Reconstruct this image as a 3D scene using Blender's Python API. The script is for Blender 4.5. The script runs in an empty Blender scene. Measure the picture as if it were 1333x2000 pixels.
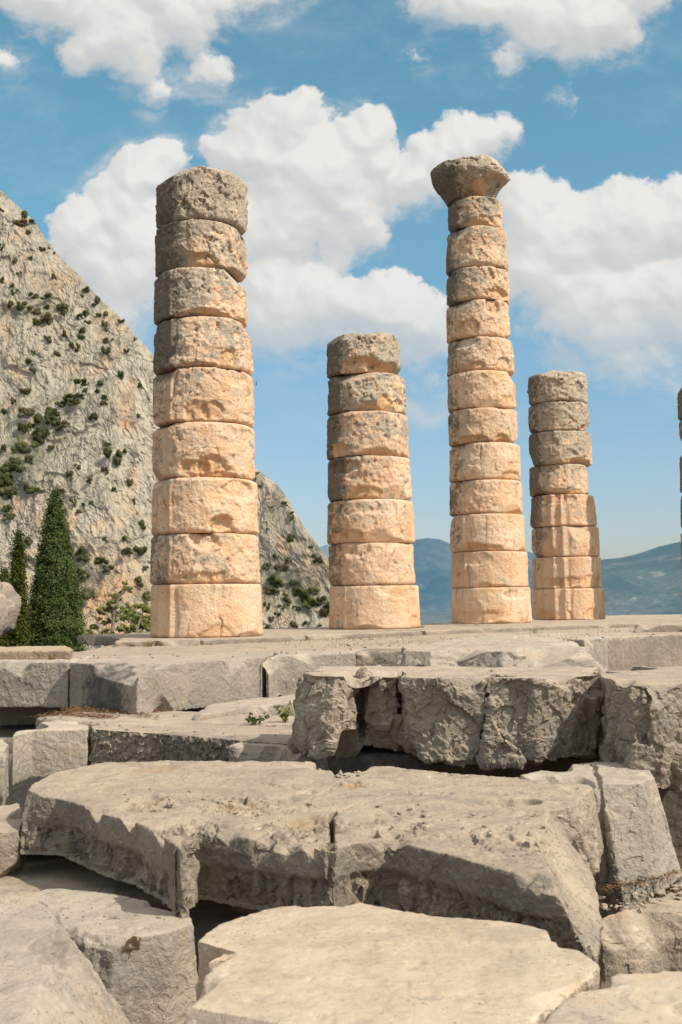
import bpy, bmesh, math, random
import numpy as np
from mathutils import Vector, Matrix
from mathutils.bvhtree import BVHTree

R = math.radians
scene = bpy.context.scene
COL = scene.collection
EYE = np.array([0.0, 0.0, 3.0])
FPX = 2200.0                      # focal length in photo pixels (photo 1333 x 2000)
PITCH = math.atan(170 / FPX)
ROLL = R(-0.8)
SUN_EL, SUN_AZ = R(44), R(58)     # azimuth to the right of straight-behind-the-camera
SUN = np.array([math.sin(SUN_AZ) * math.cos(SUN_EL), -math.cos(SUN_AZ) * math.cos(SUN_EL), math.sin(SUN_EL)])

# ------------------------------------------------------------------ camera
CAM_M = Matrix.Rotation(math.pi / 2 + PITCH, 3, 'X') @ Matrix.Rotation(ROLL, 3, 'Z')
cam_d = bpy.data.cameras.new('camera')
cam = bpy.data.objects.new('camera', cam_d); COL.objects.link(cam)
cam.matrix_world = Matrix.Translation(Vector(EYE)) @ CAM_M.to_4x4()
cam_d.sensor_fit = 'VERTICAL'; cam_d.sensor_height = 36; cam_d.lens = 36 * FPX / 2000
cam_d.clip_start = 0.05; cam_d.clip_end = 60000
cam_d.dof.use_dof = True; cam_d.dof.focus_distance = 13.0; cam_d.dof.aperture_fstop = 7.0
scene.camera = cam
CM = np.array(CAM_M)

def ray(px, py):
    d = CM @ np.array([(px - 666.5) / FPX, -(py - 1000.0) / FPX, -1.0])
    return d / d[1]
def on_plane(px, py, z):           # world point seen at a photo pixel, on a level z metres relative to the eye
    d = ray(px, py)
    return EYE + d * (z / d[2])
def on_depth(px, py, y):
    return EYE + ray(px, py) * y

# ------------------------------------------------------------------ numpy noise
_rng = np.random.RandomState(7)
_PERM = np.concatenate([_rng.permutation(256)] * 3).astype(np.int32)
_G = _rng.normal(size=(256, 3)).astype(np.float32); _G /= np.linalg.norm(_G, axis=1)[:, None]
_J = _rng.rand(256, 3).astype(np.float32)
_T = _rng.normal(size=(256, 3)).astype(np.float32)

def _hash(ix, iy, iz):
    return _PERM[_PERM[_PERM[ix & 255] + (iy & 255)] + (iz & 255)]
def perlin(p):
    p = p.astype(np.float32)
    i = np.floor(p).astype(np.int32); f = p - i
    u = f * f * f * (f * (f * 6 - 15) + 10)
    out = np.zeros(len(p), np.float32)
    for dx in (0, 1):
        wx = u[:, 0] if dx else 1 - u[:, 0]
        for dy in (0, 1):
            wy = u[:, 1] if dy else 1 - u[:, 1]
            for dz in (0, 1):
                wz = u[:, 2] if dz else 1 - u[:, 2]
                g = _G[_hash(i[:, 0] + dx, i[:, 1] + dy, i[:, 2] + dz)]
                out += wx * wy * wz * (g[:, 0] * (f[:, 0] - dx) + g[:, 1] * (f[:, 1] - dy) + g[:, 2] * (f[:, 2] - dz))
    return out * 1.5
def fbm(p, freq, octv=4, gain=0.5, seed=0, ridged=False):
    out = 0; a = 1.0; tot = 0
    q = p * freq + np.array([seed * 17.13, seed * 9.71, seed * 23.57])
    for _ in range(octv):
        n = perlin(q)
        if ridged: n = 1 - 2 * np.abs(n)
        out = out + a * n; tot += a
        a *= gain; q = q * 2.03 + 11.3
    return out / tot
def facets(p, freq, seed=0):       # piecewise planar relief like fractured stone; returns roughly -1..1 and the distance to cell edge
    q = (p * freq + np.array([seed * 7.7, seed * 3.1, seed * 5.9])).astype(np.float32)
    i = np.floor(q).astype(np.int32)
    best = np.full(len(q), 1e9, np.float32); sec = best.copy()
    val = np.zeros(len(q), np.float32)
    for dx in (-1, 0, 1):
        for dy in (-1, 0, 1):
            for dz in (-1, 0, 1):
                h = _hash(i[:, 0] + dx, i[:, 1] + dy, i[:, 2] + dz)
                d = q - (i + np.array([dx, dy, dz]) + _J[h])
                dd = (d * d).sum(1)
                m = dd < best
                sec = np.where(m, best, np.minimum(sec, dd))
                v = (d * _T[h]).sum(1) * 0.7 + (_J[h][:, 0] - 0.5) * 0.9
                val = np.where(m, v, val); best = np.where(m, dd, best)
    return val, np.sqrt(sec) - np.sqrt(best)
def sstep(a, b, x):
    t = np.clip((x - a) / (b - a), 0, 1)
    return t * t * (3 - 2 * t)

# ------------------------------------------------------------------ object helpers
def tag(o, label=None, cat=None, group=None, kind=None):
    if label: o['label'] = label
    if cat: o['category'] = cat
    if group: o['group'] = group
    if kind: o['kind'] = kind
    return o
def link(name, me, mat=None, parent=None):
    o = bpy.data.objects.new(name, me); COL.objects.link(o)
    if mat is not None:
        me.materials.append(mat)
    if parent is not None: o.parent = parent
    return o
def empty(name, loc):
    o = bpy.data.objects.new(name, None); COL.objects.link(o)
    o.location = loc; o.empty_display_size = 0.3
    return o
def np_mesh(name, v, faces4=None, faces3=None, smooth=True, attr=None):
    me = bpy.data.meshes.new(name)
    polys = []
    nf4 = 0 if faces4 is None else len(faces4); nf3 = 0 if faces3 is None else len(faces3)
    loops = np.concatenate([np.asarray(f, np.int32).ravel() for f in (faces4, faces3) if f is not None])
    me.vertices.add(len(v)); me.vertices.foreach_set('co', np.asarray(v, np.float32).ravel())
    me.loops.add(len(loops)); me.loops.foreach_set('vertex_index', loops)
    me.polygons.add(nf4 + nf3)
    starts = np.concatenate([np.arange(nf4) * 4, nf4 * 4 + np.arange(nf3) * 3]).astype(np.int32)
    me.polygons.foreach_set('loop_start', starts)
    me.polygons.foreach_set('use_smooth', np.full(nf4 + nf3, smooth))
    if attr is not None: add_attr(me, attr)
    me.update(calc_edges=True); me.validate()
    return me
def add_attr(me, a):
    if 'stain' in me.attributes: me.attributes.remove(me.attributes['stain'])
    c = me.attributes.new('stain', 'FLOAT_COLOR', 'POINT')
    n = len(a)
    full = np.ones((n, 4), np.float32); full[:, :a.shape[1]] = np.clip(a, 0, 1)
    c.data.foreach_set('color', full.ravel())
def grid_faces(nu, nv, wrap_u=False):
    iu = np.arange(nu if wrap_u else nu - 1); iv = np.arange(nv - 1)
    U, V = np.meshgrid(iu, iv, indexing='xy')
    a = V * nu + U; b = V * nu + (U + 1) % nu
    return np.stack([a, b, b + nu, a + nu], -1).reshape(-1, 4)

# ------------------------------------------------------------------ node helpers
class NT:
    def __init__(s, tree): s.t = tree; tree.nodes.clear()
    def n(s, typ, **kw):
        nd = s.t.nodes.new(typ)
        for k, v in kw.items():
            if k == 'ins':
                for kk, vv in v.items():
                    s.put(nd, kk, vv)
            else: setattr(nd, k, v)
        return nd
    def put(s, nd, k, v):
        sock = nd.inputs[k]
        if isinstance(v, bpy.types.NodeSocket): s.t.links.new(v, sock)
        elif isinstance(v, bpy.types.Node): s.t.links.new(v.outputs[0], sock)
        else: sock.default_value = v
    def math(s, op, a, b=None, c=None, clamp=False):
        nd = s.n('ShaderNodeMath', operation=op, use_clamp=clamp)
        for i, x in enumerate((a, b, c)):
            if x is not None: s.put(nd, i, x)
        return nd.outputs[0]
    def vmath(s, op, a, b=None, scale=None):
        nd = s.n('ShaderNodeVectorMath', operation=op); s.put(nd, 0, a)
        if b is not None: s.put(nd, 1, b)
        if scale is not None: s.put(nd, 'Scale', scale)
        return nd.outputs['Value' if op in ('DISTANCE', 'DOT_PRODUCT', 'LENGTH') else 'Vector']
    def mr(s, x, a, b, c=0.0, d=1.0, smooth=True):
        nd = s.n('ShaderNodeMapRange', interpolation_type='SMOOTHSTEP' if smooth else 'LINEAR')
        s.put(nd, 0, x); s.put(nd, 1, a); s.put(nd, 2, b); s.put(nd, 3, c); s.put(nd, 4, d)
        return nd.outputs[0]
    def mix(s, f, a, b, mode='MIX'):
        nd = s.n('ShaderNodeMix', data_type='RGBA', blend_type=mode)
        s.put(nd, 0, f)
        s.put(nd, 6, a if not isinstance(a, tuple) else (*a, 1)); s.put(nd, 7, b if not isinstance(b, tuple) else (*b, 1))
        return nd.outputs[2]
    def noise(s, vec, scale, detail=6, rough=0.55, dist=0.0, lac=2.0):
        return s.n('ShaderNodeTexNoise', ins={'Vector': vec, 'Scale': scale, 'Detail': detail, 'Roughness': rough, 'Distortion': dist, 'Lacunarity': lac}).outputs[0]
    def voro(s, vec, scale, feature='F1', rnd=1.0):
        return s.n('ShaderNodeTexVoronoi', feature=feature, ins={'Vector': vec, 'Scale': scale, 'Randomness': rnd})
    def ramp(s, f, stops):
        nd = s.n('ShaderNodeValToRGB'); s.put(nd, 0, f)
        e = nd.color_ramp.elements
        while len(e) < len(stops): e.new(0.5)
        for el, (p, c) in zip(e, stops): el.position = p; el.color = (*c, 1)
        return nd.outputs[0]
def material(name):
    m = bpy.data.materials.new(name); m.use_nodes = True
    return m, NT(m.node_tree)
def finish(N, col, rough=0.9, normal=None, spec=0.2, extra=None):
    b = N.n('ShaderNodeBsdfPrincipled', ins={'Base Color': col, 'Roughness': rough, 'Specular IOR Level': spec})
    if normal is not None: N.put(b, 'Normal', normal)
    if extra:
        for k, v in extra.items(): N.put(b, k, v)
    o = N.n('ShaderNodeOutputMaterial'); N.put(o, 0, b.outputs[0])
    return b

# ------------------------------------------------------------------ materials
def limestone(name, tint=(1, 1, 1), pebbles=0.0, dark=0.40, bumps=0.7, cracked=0.6):
    m, N = material(name)
    tc = N.n('ShaderNodeTexCoord'); oi = N.n('ShaderNodeObjectInfo')
    off = N.vmath('SCALE', N.n('ShaderNodeCombineXYZ', ins={0: oi.outputs['Random'], 1: 0.37, 2: oi.outputs['Random']}).outputs[0], scale=31.0)
    p = N.vmath('ADD', tc.outputs['Object'], off)
    st = N.n('ShaderNodeAttribute', attribute_name='stain')
    sep = N.n('ShaderNodeSeparateColor', ins={0: st.outputs['Color']})
    geo = N.n('ShaderNodeNewGeometry')
    up = N.n('ShaderNodeSeparateXYZ', ins={0: geo.outputs['Normal']}).outputs[2]
    n1 = N.noise(p, 1.3, 5, 0.6, 0.4); n2 = N.noise(p, 6.0, 8, 0.65, 0.3); n3 = N.noise(p, 38.0, 6, 0.7)
    c = N.ramp(n1, [(0.30, (0.30, 0.255, 0.195)), (0.47, (0.43, 0.362, 0.272)), (0.66, (0.56, 0.46, 0.335))])
    c = N.mix(N.mr(n2, 0.45, 0.72), c, (0.36, 0.315, 0.25))
    # buff dust that settles on upward faces
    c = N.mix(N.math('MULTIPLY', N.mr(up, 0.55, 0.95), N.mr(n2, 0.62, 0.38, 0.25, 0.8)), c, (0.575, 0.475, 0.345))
    c = N.mix(N.math('MULTIPLY', N.mr(N.noise(p, 2.6, 7, 0.7, 0.8), 0.56, 0.70), 0.55), c, (0.52, 0.385, 0.235))
    # dark and pale specks
    c = N.mix(N.math('MULTIPLY', N.mr(n3, 0.56, 0.70), 0.5), c, (0.16, 0.14, 0.115))
    c = N.mix(N.math('MULTIPLY', N.mr(n3, 0.40, 0.30), 0.35), c, (0.68, 0.59, 0.46))
    v = N.voro(N.vmath('ADD', p, N.vmath('SCALE', N.n('ShaderNodeTexNoise', ins={'Vector': p, 'Scale': 5.0}).outputs[1], scale=0.10)), 13.0)
    spot = N.math('MULTIPLY', N.mr(v.outputs['Distance'], 0.26, 0.20), N.mr(N.n('ShaderNodeSeparateColor', ins={0: v.outputs['Color']}).outputs[0], 0.86, 0.87))
    c = N.mix(N.math('MULTIPLY', spot, N.math('ADD', N.math('MULTIPLY', N.mr(N.noise(p, 1.1, 2), 0.5, 0.62), 0.55), pebbles)), c, (0.64, 0.56, 0.44))
    lich = N.math('MULTIPLY', N.mr(N.noise(p, 3.4, 9, 0.72, 0.5), 0.57, 0.66), 0.5)
    c = N.mix(lich, c, (0.27, 0.24, 0.195))
    pv = N.voro(p, 34.0)
    c = N.mix(N.math('MULTIPLY', N.math('MULTIPLY', N.mr(pv.outputs['Distance'], 0.22, 0.12), N.mr(N.noise(p, 2.0, 3), 0.48, 0.60)), 0.7), c, (0.13, 0.105, 0.08))
    ck = N.voro(N.vmath('ADD', p, N.vmath('SCALE', N.n('ShaderNodeTexNoise', ins={'Vector': p, 'Scale': 3.0, 'Detail': 5.0}).outputs[1], scale=0.5)), 1.9, 'DISTANCE_TO_EDGE')
    c = N.mix(N.math('MULTIPLY', N.math('MULTIPLY', N.mr(ck.outputs['Distance'], 0.010, 0.003), N.mr(N.noise(p, 1.7, 3), 0.52, 0.62)), cracked), c, (0.12, 0.095, 0.07))
    # vertical run-off streaks on steep faces
    sp = N.vmath('MULTIPLY', p, (9.0, 9.0, 0.7))
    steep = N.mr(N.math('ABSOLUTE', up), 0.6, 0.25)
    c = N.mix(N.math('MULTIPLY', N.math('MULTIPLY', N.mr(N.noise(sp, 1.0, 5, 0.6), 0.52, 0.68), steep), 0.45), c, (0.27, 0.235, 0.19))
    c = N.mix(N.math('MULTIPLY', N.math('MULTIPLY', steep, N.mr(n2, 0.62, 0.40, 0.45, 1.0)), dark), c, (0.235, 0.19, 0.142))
    lp = N.math('MULTIPLY', N.mr(N.noise(p, 4.5, 9, 0.78, 0.8), 0.60, 0.64), N.mr(N.noise(p, 0.9, 3), 0.46, 0.60))
    c = N.mix(N.math('MULTIPLY', lp, 0.55), c, (0.185, 0.165, 0.135))
    lw = N.math('MULTIPLY', N.mr(N.noise(p, 8.0, 8, 0.75, 0.5), 0.60, 0.64), N.mr(N.noise(p, 1.3, 3), 0.50, 0.62))
    c = N.mix(N.math('MULTIPLY', lw, 0.5), c, (0.64, 0.56, 0.45))
    # painted weathering and shade: r warm, g dark crust and painted shade, b brown moss
    c = N.mix(N.math('MULTIPLY', sep.outputs[0], N.mr(n2, 0.3, 0.6, 0.5, 1.0)), c, (0.46, 0.31, 0.17))
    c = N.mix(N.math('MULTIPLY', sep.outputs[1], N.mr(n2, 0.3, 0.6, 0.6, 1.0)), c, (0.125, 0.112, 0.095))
    c = N.mix(N.math('MULTIPLY', N.mr(sep.outputs[2], 0.25, 0.6), N.mr(n3, 0.36, 0.48)), c, (0.10, 0.062, 0.030))
    c = N.mix(1.0, c, tint, 'MULTIPLY')
    hs = N.n('ShaderNodeHueSaturation', ins={'Color': c, 'Value': N.mr(oi.outputs['Random'], 0, 1, 0.90, 1.08, False)})
    pits = N.voro(p, 60.0)
    h = N.math('ADD', N.math('MULTIPLY', N.noise(p, 22.0, 9, 0.74), 1.0), N.math('MULTIPLY', N.noise(p, 90.0, 6, 0.7), 0.45))
    h = N.math('ADD', h, N.math('MULTIPLY', N.mr(pits.outputs['Distance'], 0.0, 0.35), 0.18))
    bump = N.n('ShaderNodeBump', ins={'Height': h, 'Strength': bumps, 'Distance': 0.026})
    finish(N, hs.outputs[0], 0.92, bump.outputs[0], 0.15)
    return m
def column_stone(name):
    m, N = material(name)
    tc = N.n('ShaderNodeTexCoord'); oi = N.n('ShaderNodeObjectInfo')
    off = N.vmath('SCALE', N.n('ShaderNodeCombineXYZ', ins={0: oi.outputs['Random'], 1: oi.outputs['Random'], 2: 0.2}).outputs[0], scale=43.0)
    p = N.vmath('ADD', tc.outputs['Object'], off)
    st = N.n('ShaderNodeAttribute', attribute_name='stain')
    sep = N.n('ShaderNodeSeparateColor', ins={0: st.outputs['Color']})
    n1 = N.noise(p, 1.6, 6, 0.6, 0.5); n2 = N.noise(p, 7.0, 8, 0.68, 0.4); n3 = N.noise(p, 30.0, 6, 0.72)
    c = N.ramp(n1, [(0.30, (0.63, 0.352, 0.198)), (0.47, (0.74, 0.462, 0.285)), (0.68, (0.77, 0.535, 0.37))])
    c = N.mix(N.math('MULTIPLY', N.mr(n2, 0.52, 0.68), 0.7), c, (0.66, 0.385, 0.19))
    c = N.mix(N.math('MULTIPLY', N.mr(N.noise(p, 3.0, 8, 0.7, 0.6), 0.50, 0.64), 0.6), c, (0.60, 0.49, 0.365))
    c = N.mix(N.math('MULTIPLY', sep.outputs[2], 0.8), c, (0.70, 0.40, 0.20))
    # grey weathering crust
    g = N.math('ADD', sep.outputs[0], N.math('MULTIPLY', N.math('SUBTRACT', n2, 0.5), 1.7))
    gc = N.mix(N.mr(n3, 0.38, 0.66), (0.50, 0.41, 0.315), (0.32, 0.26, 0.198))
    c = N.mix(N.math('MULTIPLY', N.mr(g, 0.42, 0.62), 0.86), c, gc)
    # black lichen, thickened on the left to paint the drums' shadow side
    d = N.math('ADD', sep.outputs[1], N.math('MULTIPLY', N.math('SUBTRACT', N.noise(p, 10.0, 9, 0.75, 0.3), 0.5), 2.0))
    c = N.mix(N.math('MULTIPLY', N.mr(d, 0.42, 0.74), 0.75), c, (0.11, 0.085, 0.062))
    sk = N.noise(N.vmath('MULTIPLY', p, (7.0, 7.0, 0.9)), 1.0, 6, 0.65)
    c = N.mix(N.math('MULTIPLY', N.math('MULTIPLY', N.mr(sk, 0.54, 0.66), N.mr(n1, 0.40, 0.58)), 0.5), c, (0.21, 0.165, 0.115))
    c = N.mix(N.math('MULTIPLY', N.mr(n3, 0.36, 0.27), 0.4), c, (0.62, 0.53, 0.41))
    hs = N.n('ShaderNodeHueSaturation', ins={'Color': c, 'Saturation': 0.97, 'Value': N.mr(oi.outputs['Random'], 0, 1, 0.92, 1.06, False)})
    pits = N.voro(p, 22.0)
    h = N.math('ADD', N.noise(p, 14.0, 9, 0.72), N.math('MULTIPLY', N.mr(pits.outputs['Distance'], 0.0, 0.4), 0.22))
    bump = N.n('ShaderNodeBump', ins={'Height': h, 'Strength': 0.8, 'Distance': 0.055})
    finish(N, hs.outputs[0], 0.93, bump.outputs[0], 0.12)
    return m
def cliff_mat():
    m, N = material('cliff_rock')
    p = N.n('ShaderNodeTexCoord').outputs['Object']
    st = N.n('ShaderNodeAttribute', attribute_name='stain')
    sep = N.n('ShaderNodeSeparateColor', ins={0: st.outputs['Color']})
    ps = N.vmath('MULTIPLY', p, (1.0, 1.0, 0.36))
    n1 = N.noise(ps, 0.10, 6, 0.65, 0.6); n2 = N.noise(ps, 0.55, 8, 0.72, 0.4); n3 = N.noise(N.vmath('MULTIPLY', p, (1.0, 1.0, 0.5)), 1.7, 8, 0.78)
    c = N.ramp(n1, [(0.32, (0.335, 0.277, 0.21)), (0.5, (0.40, 0.336, 0.256)), (0.7, (0.455, 0.378, 0.285))])
    c = N.mix(N.math('MULTIPLY', N.mr(n2, 0.52, 0.70), 0.6), c, (0.30, 0.265, 0.22))
    c = N.mix(N.math('MULTIPLY', N.mr(n2, 0.44, 0.30), 0.6), c, (0.62, 0.545, 0.43))
    c = N.mix(N.math('MULTIPLY', N.mr(n3, 0.54, 0.68), 0.72), c, (0.15, 0.128, 0.098))
    warm = N.math('MULTIPLY', N.mr(N.noise(ps, 0.16, 7, 0.7, 1.0), 0.51, 0.64), 0.7)
    c = N.mix(warm, c, (0.53, 0.375, 0.235))
    c = N.mix(N.math('MULTIPLY', sep.outputs[0], N.mr(n2, 0.30, 0.60, 1.0, 0.35)), c, (0.50, 0.275, 0.135))
    c = N.mix(N.math('MULTIPLY', sep.outputs[1], N.mr(n2, 0.35, 0.6, 0.3, 1.0)), c, (0.115, 0.12, 0.055))
    wv = N.vmath('ADD', N.vmath('MULTIPLY', p, (1.0, 1.0, 0.28)), N.vmath('SCALE', N.n('ShaderNodeTexNoise', ins={'Vector': p, 'Scale': 0.25, 'Detail': 6.0, 'Roughness': 0.7}).outputs[1], scale=4.0))
    for sc_, w_, a_ in ((0.30, 0.085, 0.6), (0.85, 0.10, 0.5)):
        ed = N.voro(wv, sc_, 'DISTANCE_TO_EDGE').outputs['Distance']
        c = N.mix(N.math('MULTIPLY', N.math('MULTIPLY', N.mr(ed, w_, 0.01), N.mr(n2, 0.40, 0.58)), a_), c, (0.14, 0.12, 0.095))
    # low scrub too small to count
    c = N.mix(N.math('MULTIPLY', N.mr(N.noise(p, 0.9, 8, 0.75, 0.2), 0.60, 0.67), 0.6), c, (0.13, 0.125, 0.06))
    h = N.math('ADD', N.noise(ps, 0.8, 9, 0.75), N.math('MULTIPLY', n3, 0.4))
    bump = N.n('ShaderNodeBump', ins={'Height': h, 'Strength': 0.5, 'Distance': 0.35})
    b = finish(N, c, 0.95, bump.outputs[0], 0.05)
    out = [n_ for n_ in m.node_tree.nodes if n_.type == 'OUTPUT_MATERIAL'][0]
    em = N.n('ShaderNodeEmission', ins={'Color': (0.42, 0.43, 0.42, 1), 'Strength': 1.0})    # haze painted in as a faint glow, lifting the cliff's shadows
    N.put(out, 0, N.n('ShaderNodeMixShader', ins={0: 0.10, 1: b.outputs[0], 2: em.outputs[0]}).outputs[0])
    m.cycles.emission_sampling = 'NONE'
    return m
def far_mat(name, haze, amt, a, b, s):
    m, N = material(name)
    p = N.n('ShaderNodeTexCoord').outputs['Object']
    n1 = N.noise(p, s, 10, 0.7, 0.5); n2 = N.noise(p, s * 6, 8, 0.75)
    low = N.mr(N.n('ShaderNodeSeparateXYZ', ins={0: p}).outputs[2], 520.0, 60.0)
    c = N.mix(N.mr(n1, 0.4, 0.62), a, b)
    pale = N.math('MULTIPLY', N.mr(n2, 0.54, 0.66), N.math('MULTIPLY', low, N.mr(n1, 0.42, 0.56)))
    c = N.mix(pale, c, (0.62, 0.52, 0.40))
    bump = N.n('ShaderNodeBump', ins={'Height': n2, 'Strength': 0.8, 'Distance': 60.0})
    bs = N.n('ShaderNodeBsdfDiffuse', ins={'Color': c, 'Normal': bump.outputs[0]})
    em = N.n('ShaderNodeEmission', ins={'Color': (*haze, 1), 'Strength': 1.0})  # aerial haze painted as a glow over the slopes
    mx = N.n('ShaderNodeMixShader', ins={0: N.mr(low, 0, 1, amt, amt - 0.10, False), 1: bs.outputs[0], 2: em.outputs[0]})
    N.put(N.n('ShaderNodeOutputMaterial'), 0, mx.outputs[0])
    m.cycles.emission_sampling = 'NONE'
    return m
def leaf_mat(name, dark, mid, light, scale=3.0, trans=0.25):
    m, N = material(name)
    p = N.n('ShaderNodeTexCoord').outputs['Object']; oi = N.n('ShaderNodeObjectInfo')
    st = N.n('ShaderNodeAttribute', attribute_name='stain')
    sep = N.n('ShaderNodeSeparateColor', ins={0: st.outputs['Color']})
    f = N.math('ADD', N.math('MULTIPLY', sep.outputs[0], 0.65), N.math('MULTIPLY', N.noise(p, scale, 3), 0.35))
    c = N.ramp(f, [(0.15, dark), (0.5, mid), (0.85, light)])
    hs = N.n('ShaderNodeHueSaturation', ins={'Color': c, 'Hue': N.mr(oi.outputs['Random'], 0, 1, 0.478, 0.512, False), 'Value': N.mr(oi.outputs['Random'], 0, 1, 0.8, 1.2, False)})
    d = N.n('ShaderNodeBsdfDiffuse', ins={'Color': hs.outputs[0]})
    t = N.n('ShaderNodeBsdfTranslucent', ins={'Color': hs.outputs[0]})
    mx = N.n('ShaderNodeMixShader', ins={0: trans, 1: d.outputs[0], 2: t.outputs[0]})
    N.put(N.n('ShaderNodeOutputMaterial'), 0, mx.outputs[0])
    return m
def simple_mat(name, a, b, scale, bumpd=0.01):
    m, N = material(name)
    p = N.n('ShaderNodeTexCoord').outputs['Object']
    n = N.noise(p, scale, 8, 0.7, 0.3)
    c = N.mix(N.mr(n, 0.35, 0.65), a, b)
    finish(N, c, 0.95, N.n('ShaderNodeBump', ins={'Height': n, 'Strength': 0.8, 'Distance': bumpd}).outputs[0], 0.1)
    return m

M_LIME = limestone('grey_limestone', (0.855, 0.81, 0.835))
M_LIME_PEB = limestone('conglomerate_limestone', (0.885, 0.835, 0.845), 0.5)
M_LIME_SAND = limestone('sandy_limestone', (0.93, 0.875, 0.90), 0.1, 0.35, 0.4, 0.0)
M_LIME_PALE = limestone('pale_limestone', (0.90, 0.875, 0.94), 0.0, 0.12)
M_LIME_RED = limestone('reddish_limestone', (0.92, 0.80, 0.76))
M_COL = column_stone('weathered_orange_stone')
M_CLIFF = cliff_mat()
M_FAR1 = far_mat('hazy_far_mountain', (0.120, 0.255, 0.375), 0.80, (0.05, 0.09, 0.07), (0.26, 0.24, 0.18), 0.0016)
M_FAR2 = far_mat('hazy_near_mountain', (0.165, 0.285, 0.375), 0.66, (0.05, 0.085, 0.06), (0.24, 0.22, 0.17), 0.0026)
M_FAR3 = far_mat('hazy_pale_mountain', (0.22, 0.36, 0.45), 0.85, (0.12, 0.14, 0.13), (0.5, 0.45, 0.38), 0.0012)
M_SOIL = simple_mat('dry_soil', (0.13, 0.09, 0.055), (0.08, 0.06, 0.04), 1.2, 0.03)
M_SHRUB = leaf_mat('shrub_leaves', (0.060, 0.062, 0.028), (0.120, 0.122, 0.054), (0.20, 0.195, 0.092), 1.5)
M_SHRUB_DRY = leaf_mat('dry_shrub_leaves', (0.085, 0.072, 0.038), (0.17, 0.145, 0.08), (0.26, 0.22, 0.125), 1.5)
M_CYP = leaf_mat('cypress_foliage', (0.013, 0.021, 0.008), (0.052, 0.073, 0.025), (0.125, 0.150, 0.052), 1.2, 0.15)
M_CYP2 = leaf_mat('yellowish_cypress_foliage', (0.016, 0.024, 0.006), (0.06, 0.075, 0.018), (0.13, 0.14, 0.035), 1.2, 0.15)
M_PINE = leaf_mat('pine_needles', (0.10, 0.115, 0.03), (0.21, 0.225, 0.065), (0.34, 0.34, 0.12), 1.2, 0.35)
M_BARK = simple_mat('bark', (0.30, 0.24, 0.18), (0.16, 0.12, 0.09), 6.0, 0.02)
M_WEED = leaf_mat('weed_leaves', (0.08, 0.075, 0.02), (0.20, 0.185, 0.06), (0.36, 0.31, 0.13), 20.0, 0.35)
M_WEEDG = leaf_mat('green_weed_leaves', (0.03, 0.045, 0.012), (0.08, 0.10, 0.03), (0.16, 0.17, 0.06), 20.0, 0.35)
M_LITTER = simple_mat('dry_needles', (0.24, 0.13, 0.065), (0.12, 0.07, 0.04), 20.0, 0.004)

# ------------------------------------------------------------------ stone blocks
def chip_local(co, c, n, depth, rad):
    """flatten everything that stands proud of a plane near c: a broken-off chip"""
    d = (co - c) @ n + depth
    w = sstep(rad, rad * 0.55, np.linalg.norm(co - c, axis=1))
    return co - n * (np.clip(d, 0, None) * w)[:, None]

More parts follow.
